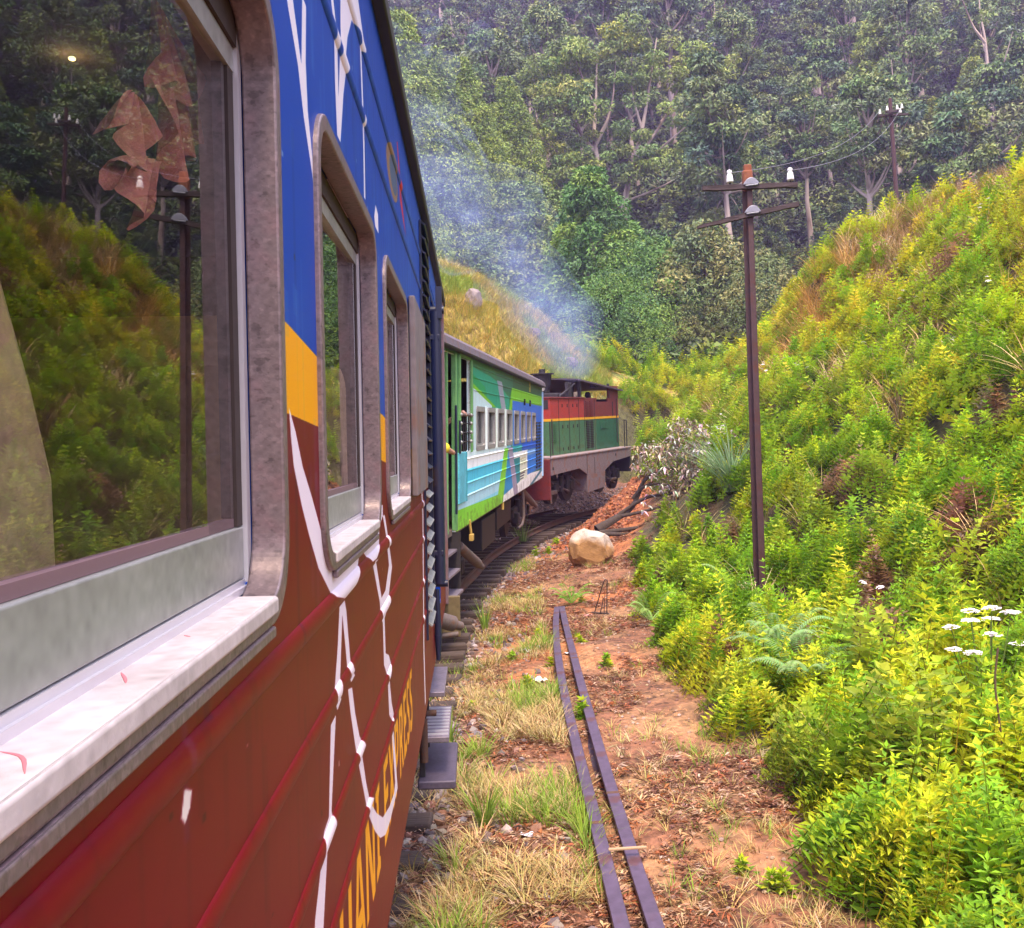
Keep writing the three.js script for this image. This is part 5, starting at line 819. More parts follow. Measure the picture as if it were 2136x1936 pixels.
  for (let i = 0; i < 2600; i++) { const d = 3 + 18 * rnd(), x = rr(-0.6, edgeX(d) + 0.2); if (!inView(x, d)) continue; const s = rr(0.15, 0.6); sl.push([new THREE.Matrix4().compose(V3(x, gy(x, d) + 0.006, -d), _q.clone(), V3(s, s, s)), vary(pick([[0.30, 0.15, 0.09], [0.34, 0.24, 0.18], [0.2, 0.11, 0.08]]))]); }
  for (let i = 0; i < 2600; i++) { const u = rr(-1, 1), v = rr(-1, 1), r = Math.hypot(u, v); if (r > 1.15) continue; const x = 2.75 + u * 1.15 + v * 1.15, d = 27.2 + v * 3.6, n = fbm(x * 2.2, d * 1.6, 5), h = r < 1 ? 0.85 * Math.pow(1 - r * r, 0.9) * (0.45 + 1.1 * n) * (0.75 + 0.35 * u) : 0.1, s = rr(0.3, 1.7); _q.setFromEuler(new THREE.Euler(rr(0, 6), rr(0, 6), rr(0, 6))); sl.push([new THREE.Matrix4().compose(V3(x, ground(x, d) - 0.1 + h, -d), _q.clone(), V3(s, s, s)), vary(pick([[0.36, 0.12, 0.045], [0.26, 0.09, 0.04], [0.40, 0.16, 0.07], [0.19, 0.08, 0.045]]))]); }
  stuff('ballast', st, std([1, 1, 1], 0.95), sl);
  // little weeds on the path
  const wl = []; for (const [x, d, s] of [[-0.15, 11.6, 0.6], [0.02, 10.4, 0.7], [0.30, 11.2, 0.55], [0.95, 11.0, 0.75], [0.72, 12.2, 0.6], [0.5, 8.9, 0.8], [1.35, 5.4, 0.7], [1.2, 5.6, 0.5], [-0.55, 9.6, 0.5], [0.2, 13.0, 0.6], [0.95, 15.2, 0.6], [1.0, 24.5, 0.9], [0.4, 22.6, 1.0], [1.75, 24, 0.9], [0.75, 23, 0.8]]) for (let k = 0; k < 7; k++) { const a = rr(0, 6.28); wl.push([leanM(x + Math.cos(a) * 0.09 * s, gy(x, d) - 0.04, -d + Math.sin(a) * 0.09 * s, Math.cos(a), Math.sin(a), rr(0.2, 0.8), rr(0, 6), s * rr(0.6, 1)), vary(pick(PAL.lime))]); }
  stuff('weeds', SPRIG[2].geo(), M.sprig, wl);
  // clumps of tall grass that stand out one by one
  const clump = (x, d, h, n, cols, w, bend, label, s = 1) => whole('grass_clump', bladesT(n, h, 0.35 * h, w, bend, cols).geo(), M.sprig, label, 'grass clump').position.set(x, gy(x, d), -d);
  clump(4.25, 18.6, 1.6, 220, [[0.20, 0.33, 0.16], [0.28, 0.42, 0.22], [0.36, 0.46, 0.26], [0.16, 0.27, 0.12]], 0.035, 0.95, 'large arching blue-green grass clump left of the near telegraph pole');
  clump(-0.55, 13.9, 0.5, 40, GRN, 0.018, 0.3, 'upright green grass tuft beside the sleeper ends, nearest the boulder side', 1);
  clump(0.15, 24.6, 0.95, 44, [[0.16, 0.26, 0.06], [0.25, 0.36, 0.10]], 0.03, 0.4, 'tall green grass tuft beside the rail near the locomotive step');
  clump(-0.35, 6.6, 0.42, 46, GRN, 0.016, 0.5, 'bright green grass tuft in the straw beside the footsteps of the coach');
  clump(-0.7, 8.4, 0.4, 30, GRN, 0.014, 0.4, 'small green grass tuft at the sleeper ends under the coach door');
}
// ---------------------------------------------------------------- ferns
{
  const frond = (L, len, dir, rise, col) => { const d = norm3([dir[0], 0, dir[1]]), N = 30; for (let i = 1; i < N; i++) { const t = i / N, o = len * t, y = rise * Math.sin(t * 2.2) * len * 0.75, p = [d[0] * o, y, d[2] * o], s = [-d[2], 0, d[0]], w = len * 0.16 * Math.sin(Math.PI * Math.pow(t, 0.7)) + 0.01; for (const q of [-1, 1]) { const dr = norm3([s[0] * q + d[0] * 0.45, -0.15, s[2] * q + d[2] * 0.45]); blade(L, p, dr, w, len * 0.028, 0.002, col.map(c => c * rr(0.85, 1.15))); } } };
  const fern = (x, d, n, len, label, lift = 0, col = [0.30, 0.47, 0.13]) => { const L = new Leaves(); for (let k = 0; k < n; k++) { const a = k / n * 6.28 + rr(-0.3, 0.3); frond(L, len * rr(0.75, 1.1), [Math.cos(a), Math.sin(a)], rr(0.5, 1.0), col); } const o = whole('fern', L.geo(), M.sprig, label, 'fern'); o.position.set(x, gy(x, d) + lift, -d); };
  fern(2.55, 9.6, 16, 0.62, 'pale feathery fern spreading in front of the near pole foot', 0.3, [0.27, 0.42, 0.15]);
  fern(2.5, 8.6, 14, 0.55, 'smaller pale fern just below the larger fern on the bank', 0.3, [0.27, 0.42, 0.15]);
  fern(0.78, 15.0, 11, 0.42, 'low green fern at the far end of the loose rails', 0.02, [0.2, 0.42, 0.05]);
  fern(1.75, 13.0, 7, 0.5, 'yellowish fern frond at the edge of the path right of the wire frame', 0.05);
  fern(3.1, 13.6, 8, 0.7, 'slender fern close behind the foot of the near pole', 0.1);
}
// ---------------------------------------------------------------- white-flowered weeds
{
  const umbel = (L, r) => { for (let k = 0; k < 44; k++) { const a = rr(0, 6.28), q = Math.sqrt(rnd()) * r, c = [Math.cos(a) * q, 0.01 + 0.02 * (1 - q / r) + rr(-0.006, 0.006), Math.sin(a) * q], s = 0.016; for (let j = 0; j < 3; j++) { const b = j * 2.1 + a; L.tri(c, addS(c, [Math.cos(b), 0.3, Math.sin(b)], s), addS(c, [Math.cos(b + 1.5), 0.3, Math.sin(b + 1.5)], s), [0.85, 0.80, 0.82]); } } };
  const flowerM = new THREE.MeshStandardMaterial({ color: 0xffffff, vertexColors: true, side: THREE.DoubleSide, roughness: 0.9 });
  const f = thing('flowering_plant', 'tall weed with flat white flower heads at the right edge of the bank', 'flowering plant', [3.35, gy(3.35, 7.0), -7.0]);
  const stems = []; const spots = [[-0.22, 0.92, 0], [-0.12, 0.98, 0.1], [-0.05, 1.02, -0.05], [0.06, 1.05, 0.05], [0.0, 0.88, 0.15], [0.12, 0.94, -0.1], [0.22, 1.0, 0.0], [-0.3, 0.80, 0.2], [0.2, 0.80, 0.15], [-0.18, 0.78, 0.25]];
  for (const [x, y, z] of spots) { stems.push(sweep(curve([[x * 0.2, 0, z * 0.2], [x * 0.6, y * 0.6, z * 0.6], [x, y, z]], 5), 0.004, 4)); const L = new Leaves(); umbel(L, rr(0.05, 0.075)); const h = part('flower_head', L.geo(), flowerM, f); h.position.set(x, y, z); }
  part('stem', stems, std([0.12, 0.16, 0.03], 0.8), f);
  const L = new Leaves(); umbel(L, 0.07); const l = []; for (const [x, d] of [[6.1, 21.5], [6.3, 21.8], [7.0, 22.2], [5.6, 20.6], [5.75, 21], [4.7, 22], [4.5, 24], [5.2, 26], [4.9, 27], [8.5, 20.5], [7.8, 15.5], [6.8, 14.8], [7.6, 18], [9.6, 19], [4.2, 28.5], [4.4, 29.5], [5.3, 23.5], [4.0, 21.2], [4.4, 21.5], [9.2, 22.5], [10.2, 20.5], [3.3, 9.2], [6.5, 17.2], [5.9, 19.2], [4.6, 30.5]]) for (let k = 0; k < 3; k++) { const s = rr(0.35, 0.7); l.push([new THREE.Matrix4().compose(V3(x + rr(-0.15, 0.15), gy(x, d) + rr(0.6, 0.85), -d + rr(-0.15, 0.15)), _q.setFromEuler(new THREE.Euler(rr(-0.4, 0.4), 0, rr(-0.4, 0.4))), V3(s, s, s)), [1, 1, 1]]); }
  stuff('white_flowers', L.geo(), flowerM, l);
  whole('dead_stalk', sweep(curve([[0, 0, 0], [0.03, 0.5, 0.02], [0.02, 0.9, 0], [0.05, 1.1, 0]], 8), 0.007, 6), std([0.10, 0.06, 0.035], 0.9), 'dark dead upright stalk in the shrubs at the lower right', 'stalk').position.set(2.72, gy(2.72, 5.6), -5.6);
}

// ---------------------------------------------------------------- telegraph poles and wires
function insulator(parent, x, y, z, s = 1) { const pr = [[0.0, 0], [0.042, 0], [0.046, 0.02], [0.040, 0.07], [0.036, 0.10], [0.026, 0.112], [0.026, 0.122], [0.034, 0.134], [0.030, 0.155], [0.014, 0.168], [0, 0.17]].map(p => new THREE.Vector2(p[0] * s, p[1] * s)); const g = new THREE.LatheGeometry(pr, 20); g.translate(x, y, z); const i = part('insulator', g, M.porcelain, parent); part('pin', cylBetween([x, y - 0.06, z], [x, y + 0.01, z], 0.012), M.gear, i); return i; }
{
  const X = 3.17, D = 12.7, by = gy(X, D) - 0.3, p = thing('telegraph_pole', 'near brown iron telegraph pole with two crooked crossarms and two white insulators', 'telegraph pole', [X, by, -D]);
  const dx = 0.185, H = 6.06 - by, at = t => [dx * t, H * t, 0];
  const cross = poly([[-0.075, -0.03], [-0.075, -0.055], [0.075, -0.055], [0.075, -0.03], [0.02, -0.018], [0.014, 0.05], [0.035, 0.06], [0.035, 0.08], [-0.035, 0.08], [-0.035, 0.06], [-0.014, 0.05], [-0.02, -0.018]].map(([a, b]) => [a, -b]));
  const g = new THREE.ExtrudeGeometry(cross, { depth: H * 0.965, bevelEnabled: false, steps: 8 }); g.rotateX(-Math.PI / 2); { const q = g.attributes.position; for (let i = 0; i < q.count; i++) { const t = q.getY(i) / H; q.setX(i, q.getX(i) * (1.05 - 0.18 * t) + dx * t); } g.computeVertexNormals(); }
  part('post', uvBox(g), M.post, p);
  part('post_cap', [rbx(dx - 0.075, dx + 0.06, H * 0.955, H * 1.0, -0.05, 0.055, 0.03), rbx(dx - 0.05, dx + 0.05, H * 0.99, H * 1.012, -0.04, 0.04, 0.015)], M.postCap, p);
  const arm = (a, b, jag) => { const g2 = new THREE.BoxGeometry(Math.hypot(b[0] - a[0], b[1] - a[1]), 0.062, 0.075, 24, 2, 2), q = g2.attributes.position; for (let i = 0; i < q.count; i++) { const x = q.getX(i), n = (fbm(x * 9 + a[1], q.getY(i) * 20, 3) - 0.5), j = jag * sstep(-0.1, -0.55, x); q.setXYZ(i, x, q.getY(i) + n * 0.014 + (q.getY(i) > 0 ? -j * 0.03 * (0.5 + vn(x * 14, 3)) : 0), q.getZ(i) + n * 0.012 - j * 0.01); } g2.computeVertexNormals(); g2.rotateZ(Math.atan2(b[1] - a[1], b[0] - a[0])); g2.translate((a[0] + b[0]) / 2 - X, (a[1] + b[1]) / 2 - by, 0.10); return part('crossarm', uvBox(g2), M.armWood, p); };
  arm([2.72, 5.835], [3.965, 5.80], 0.3); arm([2.63, 5.345], [3.965, 5.55], 1);
  for (const y of [5.84, 5.475]) { const sh = new THREE.Shape(); sh.moveTo(-0.095, 0); sh.lineTo(0.095, 0); sh.quadraticCurveTo(0.06, 0.075, 0, 0.08); sh.quadraticCurveTo(-0.06, 0.075, -0.095, 0); const g3 = new THREE.ExtrudeGeometry(sh, { depth: 0.05, bevelEnabled: true, bevelSize: 0.008, bevelThickness: 0.008, bevelSegments: 2 }); g3.translate(dx * (y - by) / H + (y > 5.6 ? 0.01 : 0.02), y - by, 0.10); part('clamp', [g3, cylBetween([dx * (y - by) / H - 0.07, y - by - 0.02, 0.15], [dx * (y - by) / H + 0.09, y - by - 0.01, 0.15], 0.012)], M.clamp, p); }
  insulator(p, 3.09 - X, 5.885 - by, 0.10); insulator(p, 3.885 - X, 5.865 - by, 0.10);
}
{
  const X = 15.86, D = 38, by = gy(X, D) - 0.6, top = 15.62, p = thing('telegraph_pole', 'far thin telegraph pole with crossed arms and five white insulators behind the hill', 'telegraph pole', [X, by, -D]);
  const H = top - by; part('post', [sweep([[0.03, 0, 0], [0.0, H * 0.5, 0], [-0.02, H, 0]], [0.11, 0.09, 0.075], 10)], M.post, p);
  part('crossarm', rbx(-0.60, 0.62, H - 0.74, H - 0.66, 0.08, 0.17, 0.01), M.armWood, p);
  const g = rbx(-0.62, 0.62, -0.04, 0.04, -0.045, 0.045, 0.01); g.rotateZ(0.24); g.rotateY(0.7); g.translate(0.06, H - 0.55, 0.1); part('crossarm', g, M.armWood, p);
  part('brace', [cylBetween([-0.55, H - 0.72, 0.12], [-0.62, H - 0.95, 0.14], 0.02), cylBetween([-0.3, H - 0.7, 0.12], [-0.05, H - 1.1, 0.06], 0.02)], M.armWood, p);
  for (const [x, y, z] of [[-0.5, H - 0.64, 0.12], [-0.26, H - 0.56, 0.25], [0.24, H - 0.46, 0.0], [0.47, H - 0.40, -0.1], [0.30, H - 0.64, 0.12]]) insulator(p, x, y, z, 1.15);
  const wire = (a, b, label) => { const pts = []; for (let i = 0; i <= 24; i++) { const t = i / 24; pts.push([lerp(a[0], b[0], t), lerp(a[1], b[1], t) - 1.3 * 4 * t * (1 - t) * 0.35, lerp(a[2], b[2], t)]); } whole('telegraph_wire', sweep(pts, 0.0055, 5), M.wire, label, 'wire'); };
  wire([3.885, 6.0, -12.62], [X + 0.3, by + H - 0.48, -D + 0.12], 'thin wire from the right insulator of the near pole to the far pole');
  wire([3.09, 6.02, -12.62], [X - 0.5, by + H - 0.48, -D + 0.12], 'thin wire from the left insulator of the near pole to the far pole');
}
// ---------------------------------------------------------------- boulder, rocks, loose rails, wire frame, litter
seed = 900;
function rockGeo(r, sx, sy, sz, k, cuts, colf) {
  const g = new THREE.IcosahedronGeometry(1, 5), p = g.attributes.position; const pl = cuts.map(c => [norm3(c.slice(0, 3)), c[3]]);
  for (let i = 0; i < p.count; i++) { let v = [p.getX(i), p.getY(i), p.getZ(i)]; let m = 1 + (fbm(v[0] * 1.7 + k, v[1] * 1.7 + v[2] * 1.3, 4) - 0.5) * 0.35; v = v.map(c => c * m); for (const [n, dd] of pl) { const t = v[0] * n[0] + v[1] * n[1] + v[2] * n[2]; if (t > dd) v = addS(v, n, (dd - t) * 0.88); } const f = 1 + (fbm(v[0] * 7 + k, v[1] * 7 + v[2] * 6, 4) - 0.5) * 0.17; p.setXYZ(i, v[0] * f * sx * r, v[1] * f * sy * r, v[2] * f * sz * r); }
  g.computeVertexNormals(); return colored(g, (x, y, z) => colf(x / r, y / r, z / r));
}
const rockM = new THREE.MeshStandardMaterial({ color: 0xffffff, vertexColors: true, roughness: 0.95, map: grainTex, bumpMap: grainTex, bumpScale: 0.01 });
{
  const cream = [0.60, 0.49, 0.41], ochre = [0.40, 0.21, 0.08];  // paler top carries the light from above; front face is ochre
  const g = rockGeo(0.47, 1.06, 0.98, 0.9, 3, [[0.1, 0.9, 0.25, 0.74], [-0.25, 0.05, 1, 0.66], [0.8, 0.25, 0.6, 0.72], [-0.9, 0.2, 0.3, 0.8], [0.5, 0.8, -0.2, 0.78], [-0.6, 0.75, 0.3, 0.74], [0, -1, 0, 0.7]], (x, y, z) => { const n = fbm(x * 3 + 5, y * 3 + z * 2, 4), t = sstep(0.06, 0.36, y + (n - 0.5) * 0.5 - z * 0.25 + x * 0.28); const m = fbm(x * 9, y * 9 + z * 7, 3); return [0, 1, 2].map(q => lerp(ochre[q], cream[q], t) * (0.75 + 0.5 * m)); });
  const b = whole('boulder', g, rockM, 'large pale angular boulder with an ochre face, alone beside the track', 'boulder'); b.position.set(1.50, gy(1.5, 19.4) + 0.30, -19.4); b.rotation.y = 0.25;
  const pale = (x, y, z) => { const m = fbm(x * 5, y * 5 + z * 4, 3); return [0.30 * (0.6 + m * 0.7), 0.24 * (0.6 + m * 0.7), 0.21 * (0.6 + m * 0.7)]; };
  for (const [x, d, r, h, lab] of [[-1.05, 36.5, 0.34, 1.5, 'upright grey boulder on the yellow grass slope above the second coach'], [1.25, 39.8, 0.3, 0.8, 'small pale boulder near the crest of the yellow grass slope'], [2.55, 38.5, 0.42, 1.2, 'pale pinkish boulder on the yellow slope above the locomotive cab'], [2.75, 40.4, 0.3, 0.9, 'small boulder low on the edge of the yellow slope']]) { const o = whole('boulder', rockGeo(r, 1, h, 0.9, r * 40, [[0.2, 0.9, 0.3, 0.8], [-0.7, 0.3, 0.8, 0.75], [0.9, 0.1, 0.4, 0.8]], pale), rockM, lab, 'boulder'); o.position.set(x, gy(x, d) + r * h * 0.55, -d); }
}
{
  const rail = (pts, label) => { // old rail lying on the ground
    const c = new THREE.CatmullRomCurve3(pts.map(([x, d]) => V3(x, ground(x, d) + 0.010, -d))), N = 60, prof = [[-0.07, -0.05], [0.07, -0.05], [0.066, -0.035], [0.014, -0.018], [0.013, 0.045], [0.044, 0.058], [0.044, 0.083], [0.038, 0.09], [-0.038, 0.09], [-0.044, 0.083], [-0.044, 0.058], [-0.013, 0.045], [-0.014, -0.018], [-0.066, -0.035]], pos = [], uv = [], idx = [], w = prof.length + 1;
    for (let i = 0; i <= N; i++) { const p = c.getPointAt(i / N), t = c.getTangentAt(i / N), r = V3(-t.z, 0, t.x).normalize(); for (let k = 0; k <= prof.length; k++) { const q = prof[k % prof.length]; pos.push(p.x + r.x * q[0], p.y + q[1], p.z + r.z * q[0]); uv.push(i / N * 12, k * 0.06); } }
    for (let i = 0; i < N; i++) for (let k = 0; k < prof.length; k++) { const a = i * w + k, b = a + 1, e = a + w, f = e + 1; idx.push(a, e, b, b, e, f); }
    const g = new THREE.BufferGeometry(); g.setAttribute('position', new THREE.Float32BufferAttribute(pos, 3)); g.setAttribute('uv', new THREE.Float32BufferAttribute(uv, 2)); g.setIndex(idx); g.computeVertexNormals();
    const caps = new THREE.ShapeGeometry(poly(prof)); const cp = c.getPointAt(1); caps.translate(cp.x, cp.y, cp.z);
    const o = thing('loose_rail', label, 'rail'); part('rail_bar', g, M.steelRail, o); part('rail_end', caps, M.rustRail, o);
    return [o, c];
  };
  const [a, ca] = rail([[0.42, 2.2], [0.415, 4.9], [0.395, 6.2], [0.385, 7.8], [0.375, 9.7], [0.40, 11.5], [0.475, 13.5], [0.54, 14.5]], 'left of two rusty loose rails lying on the ground beside the track');
  const [b, cb] = rail([[0.63, 2.2], [0.59, 4.9], [0.562, 6.7], [0.556, 8.8], [0.575, 11.1], [0.60, 13.4], [0.615, 14.5]], 'right of two rusty loose rails lying on the ground beside the track');
  const joint = (o, c, u, m) => { const p = c.getPointAt(u); part('joint', rbx(p.x - 0.0465, p.x + 0.0465, p.y + 0.055, p.y + 0.0925, p.z - 0.02, p.z + 0.02, 0.004), m, o); };
  joint(a, ca, 0.325, M.rustRail); joint(a, ca, 0.62, M.rustRail); joint(b, cb, 0.37, M.rustRail); joint(b, cb, 0.72, M.rustRail); joint(a, ca, 0.80, M.gearPale);
  whole('wood_slip', rbx(-0.17, 0.06, 0, 0.012, -0.012, 0.012, 0.003), std([0.42, 0.28, 0.17], 0.9), 'thin wooden slip lying across the left loose rail near the bottom', 'stick').position.set(0.60, 0.09, -5.75);
}
{ // bent wire frame standing on the path
  const o = thing('wire_frame', 'bent rusty hairpin wire frame standing at the path edge in front of the boulder', 'wire frame', [1.1, gy(1.1, 14.3), -14.3]), w = std([0.05, 0.03, 0.028], 0.7, 0.3);
  part('hairpin', [sweep(curve([[-0.02, 0.0, 0], [0.06, 0.22, 0], [0.15, 0.46, 0], [0.175, 0.5, 0], [0.205, 0.49, 0], [0.20, 0.42, 0], [0.165, 0.0, 0.05]], 24), 0.008, 6)], w, o);
  part('inner_wire', [sweep(curve([[0.06, 0.0, 0.05], [0.10, 0.12, 0.05], [0.13, 0.24, 0.03]], 8), 0.007, 6), sweep([[0.12, 0.0, 0.1], [0.155, 0.3, 0.05]], 0.005, 6)], w, o);
  part('base_bar', [sweep([[-0.06, 0.03, 0.02], [0.2, -0.0, 0.06]], 0.012, 6), sweep([[-0.03, 0.0, 0.08], [0.19, 0.0, -0.04]], 0.009, 6)], w, o);
}
{ // heap of fallen dead branches with dry white leaves
  const bx0 = 2.15, bd = 22.0, by = gy(bx0, bd) + 0.2, o = thing('fallen_branch', 'fallen dead branches with curled dry white leaves beside the red soil', 'dead branch', [bx0, by, -bd]);
  const limb = (pts, r, m = M.barkDark) => part('limb', sweep(curve(pts, 10), Array.from({ length: 11 }, (_, i) => lerp(r, r * 0.35, i / 10)), 7), m, o);
  limb([[-0.35, 0.12, 0.5], [0.05, 0.3, 0.35], [0.5, 0.55, 0.2], [0.75, 0.95, 0.1]], 0.11); limb([[0.6, 0.7, 0.15], [0.85, 1.15, 0.1], [1.25, 1.38, 0.2], [1.6, 1.34, 0.3]], 0.055); limb([[0.55, 0.75, 0.15], [0.8, 1.0, 0.2], [1.1, 1.06, 0.3], [1.5, 0.98, 0.4]], 0.05);
  limb([[0.2, 0.42, 0.3], [0.8, 0.75, 0.3], [1.4, 0.84, 0.5], [1.9, 0.95, 0.3]], 0.05); limb([[0.1, 0.36, 0.3], [0.7, 0.45, 0.4], [1.5, 0.62, 0.5], [2.2, 0.62, 0.4]], 0.045); limb([[-0.3, 0.06, 0.6], [0.4, 0.1, 0.6], [1.2, 0.2, 0.7], [2.3, 0.3, 0.6]], 0.06); limb([[-0.2, 0.03, 0.7], [0.5, 0.0, 0.75], [1.0, 0.1, 0.75]], 0.05);
  limb([[1.4, 0.6, 0.4], [1.9, 1.2, 0.2], [2.1, 2.0, 0]], 0.035, std([0.30, 0.22, 0.18], 0.9)); limb([[1.8, 0.5, 0.4], [2.35, 1.3, 0.2], [2.4, 2.1, 0]], 0.03, std([0.30, 0.22, 0.18], 0.9));
  const Lw = new Leaves(), Lb = new Leaves(), white = [0.62, 0.56, 0.53];
  for (let k = 0; k < 66; k++) { const t = rnd(), cx = rr(0.7, 2.9), cy = 0.25 + 0.35 * cx * 0.8 + 1.5 * rnd() * (cx > 1.1 ? 1 : 0.6), cz = rr(0.3, 0.95); for (let j = 0; j < 4; j++) blade(Lw, [cx + rr(-0.04, 0.04), cy, cz], norm3([rr(-0.8, 0.8), rr(-1, 0.15), rr(-0.3, 0.7)]), rr(0.09, 0.2), rr(0.035, 0.06), 0.012, white.map(c => c * rr(0.6, 1.05))); }
  for (let k = 0; k < 6000; k++) { const cx = rr(0.6, 3.0), cy = rr(0.1, 2.7), cz = rr(-0.3, 0.8); if (Math.hypot(cx - 1.9, cy - 1.3) > 0.75 + 0.8 * vn(Math.atan2(cy - 1.3, cx - 1.9) * 2.2 + 9, 4)) continue; blade(Lb, [cx, cy, cz], norm3([rr(-1, 1), rr(-1, 0.6), rr(-1, 1)]), rr(0.08, 0.17), rr(0.025, 0.05), 0.006, pick([[0.34, 0.27, 0.20], [0.22, 0.155, 0.10], [0.44, 0.37, 0.30], [0.24, 0.26, 0.08], [0.28, 0.19, 0.12], [0.50, 0.44, 0.38]]).map(c => c * rr(0.75, 1.2))); }
  part('white_leaves', Lw.geo(), M.leaf, o).userData.kind = 'stuff'; part('dry_leaves', Lb.geo(), M.leaf, o).userData.kind = 'stuff';
}
{ // heap of red soil slumped beside the track
  const N = 46, pos = [], col = [], idx = [], uv = [], cx = 2.75, cd = 27.2;
  for (let j = 0; j <= N; j++) for (let i = 0; i <= N; i++) { const u = i / N * 2 - 1, v = j / N * 2 - 1, x = cx + u * 1.15 + v * 1.15, d = cd + v * 3.6, r = Math.hypot(u, v), n = fbm(x * 2.2, d * 1.6, 5), h = 0.85 * Math.pow(Math.max(0, 1 - r * r), 0.9) * (0.45 + 1.1 * n) * (0.75 + 0.35 * u); pos.push(x, ground(x, d) - 0.12 + h + (fbm(x * 7, d * 7, 4) - 0.5) * 0.34 * (r < 1 ? 1 : 0), -d); uv.push(x / 1.6, d / 1.6); const m = fbm(x * 3, d * 3 + 7, 4); col.push(lerp(0.42, 0.24, m), lerp(0.14, 0.08, m), lerp(0.05, 0.04, m)); if (i && j) { const a = j * (N + 1) + i; idx.push(a - N - 2, a - N - 1, a, a - N - 2, a, a - 1); } }
  const g = new THREE.BufferGeometry(); g.setAttribute('position', new THREE.Float32BufferAttribute(pos, 3)); g.setAttribute('uv', new THREE.Float32BufferAttribute(uv, 2)); g.setAttribute('color', new THREE.Float32BufferAttribute(col, 3)); g.setIndex(idx); g.computeVertexNormals();
  const o = part('soil_heap', g, new THREE.MeshStandardMaterial({ color: C(1.25, 1.25, 1.25), vertexColors: true, map: soilTex, bumpMap: soilTex, bumpScale: 0.03, roughness: 1, side: THREE.DoubleSide })); tag(o, 'heap of loose red soil slumped between the locomotive and the dead branches', 'soil heap');
}
{ // scraps of litter
  const scrap = (x, d, s, c, label, rough = 0.7) => { const g = new THREE.PlaneGeometry(s, s * 0.7, 8, 6), p = g.attributes.position; for (let i = 0; i < p.count; i++) p.setZ(i, (fbm(p.getX(i) * 22 + x * 7, p.getY(i) * 22 + d, 3) - 0.3) * s * 0.6); g.rotateX(-Math.PI / 2); g.computeVertexNormals(); const o = whole('litter_scrap', g, std(c, rough, 0, { side: THREE.DoubleSide }), label, 'litter'); o.position.set(x, gy(x, d) + 0.01, -d); o.rotation.y = rnd() * 6; };
  scrap(0.02, 11.9, 0.14, [0.75, 0.72, 0.72], 'white crumpled scrap of litter left of the loose rails, farthest of three'); scrap(0.2, 12.0, 0.10, [0.6, 0.63, 0.72], 'bluish white litter scrap close to the left loose rail');
  scrap(0.16, 10.5, 0.15, [0.72, 0.68, 0.60], 'cream crumpled litter left of the loose rails beside a green tuft'); scrap(0.52, 11.6, 0.09, [0.75, 0.73, 0.75], 'small white scrap lying between the two loose rails');
  scrap(-0.06, 6.3, 0.085, [0.72, 0.68, 0.78], 'pale lilac scrap in the straw near the coach steps'); scrap(0.16, 5.35, 0.06, [0.7, 0.5, 0.5], 'tiny pink scrap in the straw at the bottom of the picture'); scrap(0.95, 14.1, 0.09, [0.6, 0.22, 0.24], 'small red scrap at the foot of the wire frame');
}
// ---------------------------------------------------------------- smoke from the chimney: nested lumpy shells of thin haze
{
  const pts = curve([[2.2, 5.1, -28.9], [1.7, 6.1, -29.2], [0.9, 7.6, -29.6], [0.1, 9.2, -30.0], [-1.0, 10.4, -30.4], [-2.3, 11.8, -30.8], [-3.6, 13.2, -31.2]], 20), R = 72, lo3 = [-6.5, 3.8, -34.5], sz = [11, 13.5, 9];
  const mc = new MarchingCubes(R, new THREE.MeshBasicMaterial(), false, false, 400000); mc.isolation = 0;
  const field = new Float32Array(R * R * R);
  for (let k = 0; k < R; k++) for (let j = 0; j < R; j++) for (let i = 0; i < R; i++) {
    const p = [lo3[0] + sz[0] * i / R, lo3[1] + sz[1] * j / R, lo3[2] + sz[2] * k / R]; let f = -2;
    for (let q = 0; q < pts.length; q++) { const t = q / (pts.length - 1), r = 0.5 + 2.3 * Math.pow(t, 0.7), dd = Math.hypot(p[0] - pts[q][0] - 0.5 * t * Math.sin(q * 2.1), p[1] - pts[q][1], (p[2] - pts[q][2])) / r; f = Math.max(f, (1 - dd) * (1 - 0.7 * t * t)); }
    const n = (fbm(p[0] * 0.6 + 3, p[1] * 0.6 + 9, 3) + fbm(p[1] * 0.6 + 31, p[2] * 0.6 + 50, 3) + fbm(p[2] * 0.6 + 77, p[0] * 0.6 + 20, 3)) / 3; field[k * R * R + j * R + i] = f + (n - 0.5) * 1.3;
  }
  const geos = [];
  for (const iso of [0.10, 0.22, 0.34, 0.46, 0.58, 0.70]) {
    for (let q = 0; q < field.length; q++) { const i = q % R, j = Math.floor(q / R) % R, k = Math.floor(q / R / R); mc.field[q] = (i < 2 || j < 2 || k < 2 || i > R - 3 || j > R - 3 || k > R - 3) ? -1 : field[q] - iso; }
    mc.update(); const n = mc.count, pa = mc.positionArray.slice(0, n * 3); if (!n) continue;
    const g = new THREE.BufferGeometry(); for (let q = 0; q < n; q++) for (let a = 0; a < 3; a++) pa[q * 3 + a] = lo3[a] + sz[a] * (pa[q * 3 + a] + 1) / 2; g.setAttribute('position', new THREE.BufferAttribute(pa, 3)); g.computeVertexNormals(); geos.push(g);
  }
  const sm = part('smoke_plume', geos, new THREE.MeshStandardMaterial({ color: C(0.30, 0.40, 0.78), roughness: 1, transparent: true, opacity: 0.034, depthWrite: false, side: THREE.DoubleSide }));
  sm.userData.kind = 'stuff'; sm.userData.label = 'thin bluish smoke drifting from the locomotive chimney'; 
}
